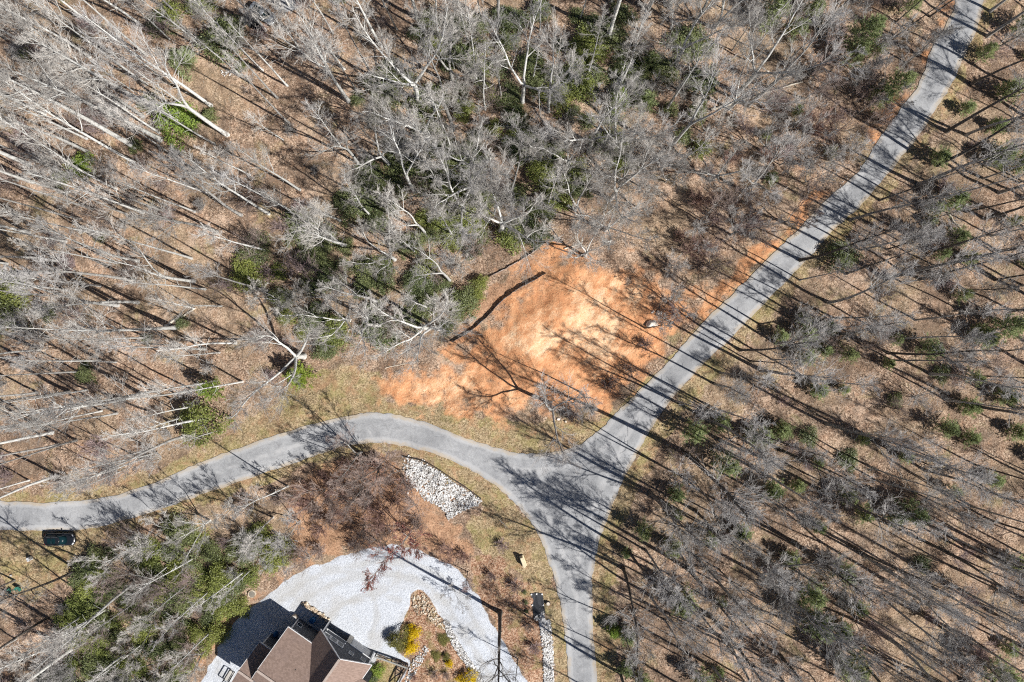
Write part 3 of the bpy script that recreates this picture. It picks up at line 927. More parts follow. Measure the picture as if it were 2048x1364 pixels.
# -- trees read off the photograph (pixel of the trunk's foot, shape, height)
T = [
    # upper left wood
    (342, 232, 'tall_a', 30), (320, 279, 'tall_c', 30), (318, 265, 'slim_c', 24), (268, 292, 'tall_c', 32), (455, 270, 'tall_e', 29), (176, 304, 'tall_b', 25),
    (280, 330, 'tall_b', 27), (232, 378, 'tall_d', 26), (285, 424, 'tall_a', 26), (407, 97, 'tall_d', 20), (574, 171, 'slim_c', 22), (697, 202, 'tall_a', 25), (690, 196, 'tall_e', 24),
    (567, 280, 'slim_b', 15), (537, 427, 'tall_b', 24), (680, 441, 'tall_d', 20), (660, 470, 'tall_e', 22), (290, 56, 'tall_b', 22), (120, 523, 'tall_b', 24), (352, 655, 'tall_a', 28),
    (390, 617, 'slim_a', 14), (472, 686, 'tall_d', 22), (440, 705, 'slim_c', 18), (130, 580, 'slim_c', 22), (290, 790, 'tall_a', 27), (393, 811, 'slim_c', 20), (410, 836, 'tall_b', 22),
    (103, 865, 'tall_a', 24), (372, 833, 'slim_a', 19), (390, 563, 'tall_e', 22), (441, 860, 'slim_b', 14), (694, 491, 'tall_a', 22), (688, 494, 'tall_d', 20), (284, 918, 'slim_c', 18), (236, 935, 'slim_a', 16), (238, 944, 'slim_b', 15),
    (190, 150, 'tall_d', 24), (90, 230, 'tall_a', 26), (60, 330, 'tall_c', 27), (40, 430, 'tall_b', 25), (480, 150, 'slim_c', 20), (530, 60, 'tall_b', 22), (610, 110, 'slim_a', 19), (200, 470, 'slim_c', 22), (80, 700, 'tall_d', 22), (200, 720, 'slim_a', 18), (500, 350, 'slim_a', 18), (600, 380, 'tall_b', 20), (60, 960, 'slim_c', 18),
    # woods behind the clay lot
    (837, 205, 'wide_c', 24), (953, 160, 'slim_c', 21), (1003, 195, 'slim_a', 18), (1066, 157, 'slim_b', 17), (1102, 155, 'slim_b', 16), (1176, 150, 'slim_c', 20), (1240, 171, 'tall_d', 22), (1240, 157, 'slim_a', 18), (1333, 219, 'tall_b', 23), (1258, 290, 'tall_d', 17),
    (1003, 462, 'wide_a', 22), (988, 427, 'tall_d', 18), (905, 470, 'slim_c', 18), (1210, 460, 'wide_b', 17), (850, 466, 'tall_e', 20), (899, 561, 'tall_e', 20), (856, 616, 'slim_c', 20), (755, 604, 'tall_b', 22), (854, 657, 'wide_c', 20), (1170, 512, 'wide_b', 14), (1420, 360, 'wide_a', 15), (1135, 330, 'wide_b', 15), (1050, 300, 'small_a', 12), (1150, 420, 'wide_c', 17), (930, 330, 'wide_b', 16), (780, 330, 'wide_c', 19), (740, 430, 'tall_d', 20), (790, 520, 'wide_b', 16), (720, 330, 'tall_e', 20),
    (608, 712, 'wide_a', 23), (560, 600, 'small_a', 12), (700, 640, 'wide_b', 15), (1350, 130, 'wide_c', 20), (1380, 60, 'tall_e', 20), (1080, 60, 'slim_c', 20), (880, 80, 'tall_b', 21), (760, 90, 'tall_a', 22), (1160, 40, 'slim_a', 18), (1280, 60, 'slim_c', 19), (960, 30, 'slim_a', 19),
]
for u, v, k, h in T:
    tree(u, v, k, h)
# sparse trees between the clay lot and the long road
for u, v, k, h, b in [(1488, 383, 'wide_c', 17, 'bark_grey'), (1570, 126, 'slim_c', 19, 'bark_grey'), (1465, 100, 'slim_b', 15, 'bark_grey'), (1690, 190, 'small_c', 12, 'bark_dark_and_shaded'), (1792, 73, 'slim_a', 17, 'bark_dark_and_shaded'), (1792, 44, 'slim_b', 15, 'bark_dark_and_shaded'), (1861, 32, 'slim_c', 19, 'bark_dark_and_shaded'),
                      (1640, 60, 'slim_c', 20, 'bark_grey'), (1290, 656, 'slim_a', 17, 'bark_dark_and_shaded'), (1158, 783, 'pole_b', 19, 'bark_dark_and_shaded'), (1340, 600, 'small_a', 9, 'bark_grey'), (1460, 470, 'wide_b', 11, 'bark_grey'), (1380, 480, 'small_a', 9, 'bark_grey'), (1520, 300, 'wide_b', 12, 'bark_grey'), (1600, 260, 'small_b', 9, 'bark_grey'), (1560, 330, 'small_a', 10, 'bark_grey')]:
    tree(u, v, k, h, b, 'twig_grey')
tree(1100, 806, 'wide_c', 19, 'bark_grey', 'twig_grey', desc='lone bare tree on the clay bank above the junction')
# trees right of the long road
TR = [(1943, 167, 'tall_d', 22), (1892, 263, 'tall_a', 24), (1932, 270, 'tall_b', 22), (1837, 369, 'tall_a', 25), (1998, 385, 'tall_e', 22), (1970, 437, 'tall_b', 22), (1930, 424, 'slim_c', 20), (1519, 648, 'slim_c', 19), (1553, 686, 'tall_b', 22), (1772, 556, 'tall_c', 26),
      (1656, 605, 'tall_b', 24), (1666, 636, 'slim_c', 21), (1666, 670, 'tall_d', 23), (1522, 740, 'tall_a', 24), (1500, 722, 'slim_a', 18), (1775, 706, 'tall_d', 22), (1780, 720, 'slim_c', 20), (1860, 748, 'tall_b', 23), (1430, 768, 'tall_d', 20), (1936, 809, 'tall_a', 23), (1620, 760, 'slim_c', 20),
      (1241, 1240, 'slim_b', 17), (1377, 1137, 'tall_c', 26), (1316, 927, 'slim_a', 20), (1372, 906, 'tall_c', 33), (1300, 985, 'tall_a', 27), (1345, 800, 'slim_c', 23), (1480, 700, 'tall_d', 24), (1440, 745, 'slim_c', 22), (1600, 520, 'tall_b', 24), (1700, 440, 'tall_d', 24), (1760, 400, 'slim_c', 22), (1258, 1100, 'tall_b', 24), (1440, 880, 'tall_a', 23), (1460, 905, 'slim_c', 20), (1560, 900, 'tall_b', 23), (1500, 975, 'tall_d', 22), (1640, 980, 'tall_a', 24), (1390, 1020, 'tall_b', 23), (1420, 1060, 'slim_a', 18), (1590, 1085, 'tall_a', 24), (1700, 1090, 'tall_b', 22),
      (1350, 1090, 'slim_c', 20), (1520, 1110, 'wide_c', 20), (1290, 1060, 'slim_b', 16), (1300, 1190, 'tall_b', 22), (1330, 1240, 'slim_c', 20), (1420, 1230, 'tall_a', 24), (1260, 1320, 'slim_a', 18), (1480, 1300, 'tall_d', 22), (1600, 1240, 'slim_c', 20), (1560, 1310, 'tall_b', 23), (1750, 960, 'slim_c', 20), (1850, 940, 'tall_d', 22), (1950, 930, 'slim_a', 20), (1770, 1160, 'tall_e', 22), (1880, 1060, 'slim_c', 20), (1720, 1280, 'slim_a', 18), (1860, 1240, 'tall_b', 22), (1830, 640, 'slim_c', 20), (1920, 620, 'slim_a', 19), (1720, 500, 'slim_c', 20), (1870, 500, 'tall_d', 22), (1600, 560, 'slim_a', 17), (1990, 560, 'slim_c', 20), (1690, 860, 'slim_a', 18)]
for u, v, k, h in TR:
    tree(u, v, k, h, R.choice(['bark_dark_and_shaded', 'bark_grey']), 'twig_grey')  # dark bark paints in the shade on the visible sides
# thicket below the bend and around the drive
TB = [(545, 1035, 'tall_d', 15), (272, 1163, 'tall_b', 23), (213, 1218, 'tall_d', 20), (380, 1165, 'slim_c', 16), (490, 1142, 'slim_c', 17), (503, 1138, 'slim_b', 14), (425, 1260, 'slim_c', 18), (150, 1268, 'tall_d', 20), (140, 1300, 'tall_c', 26), (250, 1307, 'tall_b', 18), (340, 1128, 'slim_b', 14), (300, 1080, 'small_a', 9), (420, 1040, 'wide_b', 11), (470, 1010, 'small_a', 9), (360, 1060, 'small_b', 8), (230, 1120, 'small_a', 9)]
for u, v, k, h in TB:
    tree(u, v, k, h)
for u, v, k, h, b, t, d in [(570, 1085, 'wide_b', 10, 'bark_grey', 'twig_grey', 'small forked bare tree in the reddish brush beside the drive'), (722, 905, 'wide_c', 12, 'bark_grey', 'twig_brown', 'brown spreading tree at the inside edge of the road bend'),
                            (762, 932, 'wide_b', 14, 'bark_dark_and_shaded', 'twig_brown', 'dark spreading tree overhanging the inside of the road bend'), (800, 940, 'small_a', 9, 'bark_grey', 'twig_brown', 'brown twiggy tree beside the white rock slope'), (735, 960, 'wide_b', 10, 'bark_grey', 'twig_brown', 'broad brown twiggy tree above the red bank'), (700, 1000, 'small_a', 9, 'bark_grey', 'twig_red', 'reddish twiggy tree on the red bank'), (650, 980, 'small_b', 9, 'bark_grey', 'twig_brown', 'low brown tree at the far end of the red bank'),
                            (1000, 1224, 'tall_a', 28, 'bark_dark_and_shaded', 'twig_grey', 'tall dark tree leaning over the gravel drive, long shadow across it'), (1036, 1318, 'slim_b', 12, 'bark_dark_and_shaded', 'twig_grey', 'thin dark tree by the gravel drive near the bottom edge'), (936, 1142, 'small_c', 7, 'bark_dark_and_shaded', 'twig_mauve', 'small dark tree at the outer bend of the gravel drive'),
                            (910, 1180, 'small_b', 5, 'bark_grey', 'twig_grey', 'tiny bare tree between drive and lawn slope'), (155, 1140, 'tall_b', 22, 'bark_dark_and_shaded', 'twig_grey', 'dark tree shading the grass behind the parked car'), (30, 1160, 'slim_c', 20, 'bark_dark_and_shaded', 'twig_grey', 'dark tree beside the green garden chairs'), (95, 1235, 'tall_d', 21, 'bark_dark_and_shaded', 'twig_grey', 'dark tree at the bottom of the car\'s grass patch')]:
    tree(u, v, k, h, b, t, d)
# red maple in bud over the drive
mp = tree(822, 1062, 'small_a', 15, 'bark_grey', 'twig_red', 'grey tree with red buds hanging over the top of the gravel drive')
rgm = np.random.default_rng(5)
co = np.empty(len(TREE['small_a'][1].vertices) * 3, np.float32); TREE['small_a'][1].vertices.foreach_get('co', co); co = co.reshape(-1, 3)
pick = co[rgm.choice(len(co), 4200, replace=False)]
Nn = rgm.standard_normal(pick.shape); Nn /= np.linalg.norm(Nn, axis=1, keepdims=True)
V, Q = leaf_quads(pick, Nn, 0.11, 0.07, rgm)
obj('buds', mesh_np('buds', V, Q), M['redbud'], mp)

# -- fill the woods between the traced trunks
def poly_px(pts):
    return PX(pts)
ZONES = {
    'L': poly_px([(-40, -50), (700, -50), (760, 200), (640, 330), (690, 480), (560, 640), (620, 740), (540, 800), (420, 890), (250, 950), (-40, 970)]),
    'Mid': poly_px([(700, -50), (1560, -50), (1560, 150), (1340, 400), (1160, 470), (980, 530), (860, 690), (640, 690), (560, 640), (690, 480), (640, 330), (760, 200)]),
    'R1': poly_px([(1340, 400), (1560, 150), (1560, -50), (1890, -50), (1780, 215), (1580, 440), (1420, 580), (1330, 560)]),
    'R2': poly_px([(2000, -60), (2160, -60), (2160, 1460), (1235, 1460), (1235, 1180), (1260, 1050), (1345, 890), (1520, 670), (1770, 410), (1920, 220)]),
    'B': poly_px([(190, 1100), (330, 1040), (560, 970), (620, 960), (600, 1120), (540, 1165), (430, 1270), (380, 1420), (-60, 1420), (-60, 1250), (110, 1230)]),
    'C': poly_px([(600, 975), (700, 920), (805, 910), (830, 1000), (850, 1060), (820, 1088), (740, 1085), (620, 1120)]),
    'T1': poly_px([(700, 180), (840, 20), (1100, 20), (1400, 60), (1420, 200), (1330, 330), (1150, 440), (980, 520), (945, 610), (870, 680), (640, 700), (480, 560), (490, 450), (640, 440), (780, 300)]),
    'T2': poly_px([(170, 1110), (330, 1060), (540, 1050), (590, 1110), (545, 1165), (440, 1270), (395, 1400), (80, 1420), (150, 1230)]),
}
def scatter(zone, n, mind, taken, tries=60):
    poly = ZONES[zone]
    xs = [p[0] for p in poly]; ys = [p[1] for p in poly]
    out = []
    for _ in range(n * tries):
        if len(out) >= n: break
        x = R.uniform(min(xs), max(xs)); y = R.uniform(min(ys), max(ys))
        if not bool(inside(poly, np.array(x), np.array(y))): continue
        if any((x - a) ** 2 + (y - b) ** 2 < mind * mind for a, b in taken): continue
        out.append((x, y)); taken.append((x, y))
    return out
def pix(x, y):
    z = gz(x, y)
    return 1024 + F * x / (H - z), 682 - F * y / (H - z)
taken = list(ALLTREES)
for z, n, mind, keys, barks, twigs in [('L', 105, 2.1, ['tall_b', 'pole_a', 'pole_a', 'pole_b', 'pole_c', 'slim_a', 'slim_c'], ['bark_pale', 'bark_pale', 'bark_grey'], ['twig_pale', 'twig_grey']),
                                       ('Mid', 66, 2.1, ['slim_a', 'slim_b', 'pole_b', 'tall_e', 'small_a', 'wide_b', 'wide_c', 'wide_c'], ['bark_pale', 'bark_pale', 'bark_grey'], ['twig_pale', 'twig_pale', 'twig_grey']),
                                       ('R1', 11, 3.4, ['small_a', 'small_b', 'small_c', 'slim_b'], ['bark_grey'], ['twig_grey', 'twig_brown']),
                                       ('R2', 145, 2.2, ['tall_b', 'tall_d', 'slim_a', 'slim_c', 'pole_a', 'pole_b', 'pole_c', 'pole_b', 'small_c'], ['bark_dark_and_shaded', 'bark_grey'], ['twig_grey']),  # dark bark carries painted shade on these trunks too
                                       ('B', 20, 2.6, ['slim_b', 'small_a', 'pole_b', 'slim_a'], ['bark_pale', 'bark_grey'], ['twig_pale', 'twig_grey'])]:
    for x, y in scatter(z, n, mind, taken):
        u, v = pix(x, y)
        if any(-2 < (x - q.x) * 0.879 - (y - q.y) * 0.477 < 30 and abs((x - q.x) * 0.477 + (y - q.y) * 0.879) < 1.8 for q in (P(1046, 1121), P(1075, 1205), P(1303, 648))):
            continue      # keep the stone block, the mat and the boulder out of tree shade
        tree(u, v, R.choice(keys), None, R.choice(barks), R.choice(twigs))

# -- evergreen thickets, brush, young pines
def shrub(u, v, key, s, mat='rhodo', desc='dark evergreen laurel shrub', sz=None, name='evergreen_shrub', pool=RHODO, kindw='evergreen shrub', stem='bark_grey'):
    p = G(u, v)
    return plant(name, kindw, desc, pool[key], (name, key), (stem, mat), p, s, R.uniform(0, 6.28), parts=('stems', 'foliage'), cat='shrub', sz=sz)
tk2 = [(P(u, v).x, P(u, v).y) for u, v in [(504, 1188), (494, 1178), (514, 1180), (502, 1200), (490, 1192)]]
for z, n, mind in [('T1', 150, 1.9), ('T2', 95, 1.7)]:
    for x, y in scatter(z, n, mind, tk2):
        u, v = pix(x, y)
        mt = R.choices(['rhodo', 'laurel_light'], [3, 1] if z == 'T1' else [2, 2])[0]
        shrub(u, v, R.choice('abc'), (R.uniform(0.65, 1.2) if z == 'T1' else R.uniform(0.65, 1.1)), mt, {'rhodo': 'dark evergreen laurel shrub', 'laurel_light': 'lighter green evergreen shrub'}[mt], sz=R.uniform(0.5, 0.95))
for x, y in scatter('L', 16, 6, tk2) + scatter('R2', 8, 6, tk2):
    u, v = pix(x, y)
    shrub(u, v, R.choice('ac'), R.uniform(0.5, 0.85), 'rhodo', sz=0.5)
# green bushes that stand out singly
for u, v, pool, key, s, mt, d, nm in [
    (362, 252, ROUND, 'a', 1.75, 'bright', 'bright green rounded bush among pale trunks of the upper wood', 'green_bush'),
    (414, 846, ROUND, 'a', 1.85, 'laurel_light', 'yellow-green rounded bush near the grass strip above the bend', 'green_bush'),
    (455, 92, RHODO, 'b', 1.35, 'rhodo', 'large dark green bush in the open part of the upper wood', 'evergreen_shrub'), (468, 62, RHODO, 'a', 1.0, 'rhodo', 'dark green bush behind the larger one in the upper wood', 'evergreen_shrub'), (372, 128, ROUND, 'a', 1.2, 'pine', 'dull green bush half hidden by twigs near the top edge', 'green_bush'),
    (607, 752, PINE, 'b', 1.7, 'bright', 'bright green feathery bush at the end of the grass strip', 'green_bush'), (168, 332, ROUND, 'b', 1.6, 'bright', 'small bright green bush in the far upper left wood', 'green_bush'), (420, 235, ROUND, 'b', 1.1, 'rhodo', 'small dark bush beside the bright green one', 'green_bush'), (435, 780, PINE, 'a', 1.25, 'bright', 'pale green feathery bush between the pale trunks', 'green_bush'),
    (962, 566, ROUND, 'b', 1.0, 'laurel_light', 'yellow-green bush at the end of the upper fence', 'green_bush'), (955, 590, ROUND, 'b', 0.9, 'laurel_light', 'yellow-green bush beside the end of the upper fence', 'green_bush'), (15, 620, RHODO, 'b', 1.5, 'rhodo', 'dark green bush at the picture\'s side above the bend', 'evergreen_shrub'), (30, 585, RHODO, 'a', 1.4, 'laurel_light', 'green bush by the dark one at the picture\'s side', 'evergreen_shrub'), (320, 55, RHODO, 'a', 0.9, 'rhodo', 'dark bush under the trunks near the top edge', 'evergreen_shrub'), (350, 30, RHODO, 'c', 1.1, 'laurel_light', 'light green bush at the top edge of the wood', 'evergreen_shrub'), (405, 10, RHODO, 'a', 1.0, 'laurel_light', 'yellow-green bush touching the top edge', 'evergreen_shrub'),
    (1235, 215, PINE, 'c', 0.9, 'bright', 'pale green pine in the middle of the wood', 'young_pine'), (1165, 180, RHODO, 'a', 1.1, 'laurel_light', 'light green shrub in the upper middle wood', 'evergreen_shrub'),
    (1225, 1255, PINE, 'b', 1.0, 'bright', 'small bright pine beside the lower road', 'young_pine'), (1400, 300, ROUND, 'b', 1.2, 'laurel_light', 'green bush under grey brush left of the long road', 'green_bush'), (1660, 305, ROUND, 'b', 0.8, 'laurel_light', 'small green bush beside the long road', 'green_bush'), (1680, 515, RHODO, 'b', 0.9, 'rhodo', 'dark green bush on the far verge of the long road', 'evergreen_shrub')]:
    isp = pool is PINE
    p = G(u, v)
    plant(nm, 'green bush', d, pool[key], (nm, key, isp), ('bark_dark_and_shaded' if isp else 'bark_grey', mt), p, s, R.uniform(0, 6.28), parts=('trunk', 'crown') if isp else ('stems', 'foliage'), cat='pine' if nm == 'young_pine' else 'bush')
def pine(u, v, key, s, desc='pale green young pine'):
    p = G(u, v)
    return plant('young_pine', 'young pine', desc, PINE[key], ('pine', key), ('bark_dark_and_shaded', 'pine'), p, s, R.uniform(0, 6.28), (R.gauss(0, 0.04), R.gauss(0, 0.04)), cat='pine')
PN = [(1700, 90, 'c', 1.0), (1695, 125, 'a', 1.0), (1540, 25, 'a', 1.1), (1530, 50, 'b', 1.2), (1580, 70, 'a', 0.9), (1620, 30, 'b', 1.1), (1780, 175, 'a', 1.2), (1750, 200, 'b', 1.2), (1605, 670, 'b', 1.0), (1655, 655, 'b', 0.9), (1600, 640, 'b', 0.9), (1985, 660, 'a', 1.1), (1960, 680, 'b', 1.1), (1640, 700, 'b', 1.0), (1880, 850, 'a', 0.9), (1500, 870, 'b', 1.1), (1385, 860, 'a', 1.1), (1440, 845, 'b', 1.1), (1520, 870, 'b', 1.0), (1440, 920, 'a', 1.0), (1540, 975, 'b', 1.1), (1590, 970, 'b', 0.9), (1690, 990, 'b', 1.0), (1800, 1010, 'a', 1.2), (1780, 1030, 'b', 1.1), (1620, 1230, 'c', 0.9), (1600, 1180, 'a', 1.1), (1690, 1310, 'a', 1.2), (1970, 1330, 'c', 0.9), (1480, 1060, 'b', 1.1), (1350, 985, 'b', 1.1), (1360, 1190, 'a', 1.0), (1250, 1330, 'b', 0.9), (1280, 1350, 'b', 1.0), (1400, 1350, 'a', 0.9), (1560, 860, 'b', 1.0), (1980, 320, 'a', 1.0), (2030, 330, 'b', 1.2), (2000, 190, 'b', 1.0), (2035, 60, 'a', 1.0), (1870, 320, 'b', 1.0), (1900, 480, 'b', 1.1), (1860, 420, 'b', 1.0), (1290, 215, 'a', 1.1), (1300, 130, 'b', 1.2)]
for u, v, k, s in PN:
    pine(u, v, k, s * R.uniform(1.05, 1.4))
for x, y in scatter('R2', 70, 3.4, tk2) + scatter('R1', 6, 5.0, tk2):
    u, v = pix(x, y)
    pine(u, v, R.choice('abb'), R.uniform(0.6, 1.3))

def brush(u, v, key, s, mat, desc, name='bare_bush'):
    p = G(u, v)
    bk = {'twig_red': 'twig_red', 'twig_mauve': 'twig_mauve'}.get(mat, 'bark_grey')
    return plant(name, 'bare bush', desc, BRUSH[key], ('brush', key), (bk, mat), p, s, R.uniform(0, 6.28), parts=('stems', 'twigs'), cat='bush')
tk3 = []
for z, n, mind, mats in [('L', 75, 2.6, ['twig_brown', 'twig_grey', 'twig_mauve']), ('Mid', 60, 2.8, ['twig_grey', 'twig_pale', 'twig_brown']), ('R1', 40, 2.5, ['twig_brown', 'twig_grey', 'twig_mauve', 'twig_red']), ('R2', 60, 3.4, ['twig_grey', 'twig_brown', 'twig_mauve']), ('B', 36, 2.5, ['twig_grey', 'twig_brown', 'twig_mauve']), ('C', 26, 1.9, ['twig_red', 'twig_brown', 'twig_red'])]:
    for x, y in scatter(z, n, mind, tk3):
        u, v = pix(x, y)
        mt = R.choice(mats)
        tone = {'twig_brown': 'brown', 'twig_grey': 'grey', 'twig_pale': 'pale', 'twig_mauve': 'mauve-brown', 'twig_red': 'reddish'}[mt]
        brush(u, v, R.choice('abcd'), R.uniform(0.7, 1.35), mt, f'{tone} leafless bush')
for u, v, k, s, mt, d in [(1003, 1087, 'c', 0.9, 'twig_mauve', 'low mauve bush on the lawn slope below the white rocks'), (1030, 1168, 'c', 1.0, 'twig_mauve', 'low mauve bush between lawn slope and black mat'), (985, 1150, 'c', 0.7, 'twig_mauve', 'small mauve bush by the outer bend of the drive'), (930, 1110, 'c', 1.0, 'twig_red', 'reddish bush at the outer edge of the gravel drive'), (1070, 1290, 'c', 0.9, 'twig_mauve', 'mauve bush left of the lower white rock strip'), (1060, 1250, 'c', 0.7, 'twig_brown', 'brown bush left of the white rock strip'),
                          (870, 1345, 'c', 0.7, 'twig_brown', 'brown bush in the mulch bed at the bottom edge'), (895, 1350, 'c', 0.6, 'twig_brown', 'small brown bush beside the clipped yellow one'), (830, 1355, 'c', 0.5, 'twig_red', 'small reddish bush beside the stone path'), (905, 1100, 'b', 0.8, 'twig_red', 'reddish bush above the gravel drive'), (1150, 830, 'c', 1.1, 'twig_brown', 'brown brush at the corner of the clay lot'), (1220, 770, 'c', 1.2, 'twig_brown', 'brown brush between clay lot and long road'), (1260, 740, 'c', 1.1, 'twig_brown', 'brown brush on the clay lot side of the long road'), (1290, 690, 'c', 1.0, 'twig_mauve', 'mauve brush below the pale boulder'), (1350, 630, 'b', 0.8, 'twig_mauve', 'mauve brush to the side of the pale boulder')]:
    brush(u, v, k, s, mt, d)
# yellow forsythias and garden shrubs by the house
for u, v, k, s, mt, d, nm in [(828, 1262, 'b', 0.95, 'forsythia', 'upper of the two yellow flowering bushes beside the gravel drive', 'forsythia_bush'), (822, 1290, 'b', 1.0, 'forsythia', 'lower of the two yellow flowering bushes beside the gravel drive', 'forsythia_bush'), (938, 1355, 'a', 0.85, 'forsythia', 'yellow flowering bush cut by the bottom edge', 'forsythia_bush'),
                              (800, 1275, 'a', 0.95, 'olive', 'olive green bush beside the yellow flowering bushes', 'garden_bush'), (893, 1312, 'b', 0.5, 'olive', 'narrow clipped yellow-green bush in the mulch bed', 'garden_bush'), (899, 1326, 'b', 0.5, 'forsythia', 'narrow golden bush touching the clipped green one', 'garden_bush'), (888, 1278, 'b', 0.8, 'olive', 'flat olive ground shrub beside the white rock border', 'garden_bush'), (872, 1312, 'b', 0.7, 'olive', 'flat olive ground shrub in the middle of the bed', 'garden_bush'), (757, 1338, 'b', 0.9, 'bright', 'green bush against the house inside the fenced lawn', 'garden_bush'), (748, 1352, 'b', 0.8, 'rhodo', 'dark green bush at the house corner inside the fenced lawn', 'garden_bush'), (742, 1362, 'b', 0.7, 'bright', 'green bush below the roof corner at the bottom edge', 'garden_bush')]:
    p = G(u, v)
    plant(nm, 'garden bush', d, ROUND[k], (nm, k), ('bark_grey', mt), p, s, R.uniform(0, 6.28), parts=('stems', 'foliage'), cat='bush', sz=s * (0.35 if 'flat' in d else 0.9))

# ------------------------------------------------------------------ loose ground cover (uncountable)
def ground_pts(poly, n, mask=None):
    xs = [p[0] for p in poly]; ys = [p[1] for p in poly]
    x = NPR.uniform(min(xs), max(xs), n * 4); y = NPR.uniform(min(ys), max(ys), n * 4)
    ok = inside(poly, x, y)
    x, y = x[ok][:n], y[ok][:n]
    i = np.clip(np.searchsorted(gx, x) - 1, 0, nx - 2); j = np.clip(np.searchsorted(gy, y) - 1, 0, ny - 2)
    tx = (x - gx[i]) / (gx[i + 1] - gx[i]); ty = (y - gy[j]) / (gy[j + 1] - gy[j])
    z = (GZ[j, i] * (1 - tx) + GZ[j, i + 1] * tx) * (1 - ty) + (GZ[j + 1, i] * (1 - tx) + GZ[j + 1, i + 1] * tx) * ty
    return np.stack([x, y, z], -1), (j, i)
frame = PX([(-60, -50), (2110, -50), (2110, 1420), (-60, 1420)])
pts, (jj, ii) = ground_pts(frame, 150000)
w = (1 - A_clay[jj, ii]) * (1 - A_gravel[jj, ii]) * (1 - 0.75 * A_grass[jj, ii]) * (d_road[jj, ii] < -0.3)
keep = NPR.random(len(pts)) < w * 0.75 + 0.02 * (d_road[jj, ii] < -0.3) * (1 - A_gravel[jj, ii])
C = pts[keep] + np.array([0, 0, 0.035])
Nn = NPR.standard_normal(C.shape) * 0.35 + np.array([0, 0, 1.0]); Nn /= np.linalg.norm(Nn, axis=1, keepdims=True)
V, Q = leaf_quads(C, Nn, 0.17, 0.11, NPR)
tag(obj('fallen_leaves', mesh_np('fallen_leaves', V, Q), M['litter']), 'dry brown leaves lying over the forest floor', 'leaves', kind='stuff')
keep = NPR.random(len(pts)) < A_grass[jj, ii] * 0.95 * (d_road[jj, ii] < -0.1) * (1 - A_gravel[jj, ii]) * (1 - A_clay[jj, ii])
C = np.repeat(pts[keep], 4, 0) + NPR.standard_normal((keep.sum() * 4, 3)) * np.array([0.16, 0.16, 0.0])
D = NPR.standard_normal(C.shape) * np.array([0.6, 0.6, 0.15]) + np.array([0, 0, 0.7]); D /= np.linalg.norm(D, axis=1, keepdims=True)
S = np.cross(D, NPR.standard_normal(D.shape)); S /= np.linalg.norm(S, axis=1, keepdims=True)
ln = NPR.uniform(0.10, 0.26, (len(C), 1))
V = np.stack([C - S * 0.018, C + S * 0.018, C + D * ln], 1).reshape(-1, 3)
tag(obj('dry_grass', mesh_np('dry_grass', V, None, np.arange(len(V)).reshape(-1, 3)), M['grass']), 'short tawny grass along the road verges and lawn', 'grass', kind='stuff')
# fallen twigs all over the woods
tb = Tubes()
for z, n in (('L', 420), ('Mid', 380), ('R1', 160), ('R2', 520), ('B', 120)):
    for x, y in scatter(z, n, 0.0, []):
        a = R.uniform(0, 6.28); L = R.uniform(0.5, 2.2)
        p0 = np.array([x, y, gz(x, y) + 0.05]); p1 = np.array([x + math.cos(a) * L, y + math.sin(a) * L, 0]); p1[2] = gz(p1[0], p1[1]) + 0.06
        m = (p0 + p1) / 2 + np.array([R.gauss(0, 0.08), R.gauss(0, 0.08), 0.03])
        tb.add([p0, m, p1], [0.022, 0.018, 0.01], 3)
tag(obj('fallen_twigs', tb.mesh('fallen_twigs'), M['deadwood']), 'bleached fallen twigs scattered over the woodland floor', 'twigs', kind='stuff')

def log(u0, v0, u1, v1, r, label, up0=0.0, up1=0.0):
    a = G(u0, v0); b = G(u1, v1)
    root = empty('fallen_log', a)
    n = 8
    pts = []
    for i in range(n + 1):
        t = i / n
        q = a.lerp(b, t)
        q.z = gz(q.x, q.y) + r * 0.8 + up0 * (1 - t) + up1 * t
        q += Vector((R.gauss(0, 0.06), R.gauss(0, 0.06), 0))
        pts.append(np.array(q - a))
    t = Tubes(); t.add(pts, np.linspace(r, r * 0.55, n + 1), 7)
    obj('trunk', t.mesh('log_trunk'), M['deadwood'], root, smooth=True)
    t = Tubes()
    rg = random.Random(int(u0 * 7 + v0))
    for k in range(5):
        q, d = at(pts, rg.uniform(0.5, 0.99))
        t.add(path(rg, q, side_dir(rg, d, rg.uniform(0.5, 1.0)), rg.uniform(0.6, 1.6), 3, 0.15, 0.1), np.linspace(r * 0.35, 0.01, 4), 4)
    obj('broken_branches', t.mesh('log_branches'), M['deadwood'], root)
    tag(root, label, 'log')
    return root
log(1420, 222, 1605, 163, 0.2, 'long pale fallen trunk lying in the brown brush beside the long road')
log(1893, 425, 1926, 466, 0.13, 'short pale fallen trunk in the wood right of the long road')
log(330, 652, 392, 618, 0.2, 'pale fallen trunk on bare ground in the wood above the bend')
log(1000, 1040, 1012, 1052, 0.07, 'dark broken stick lying on the lawn slope by the white rocks')
log(770, 735, 838, 722, 0.06, 'thin pale stick at the edge of the clay bank')
log(1130, 498, 1165, 486, 0.12, 'pale broken log above the corner of the clay lot')
log(1172, 498, 1150, 478, 0.12, 'shorter pale log crossing the one above the clay lot')

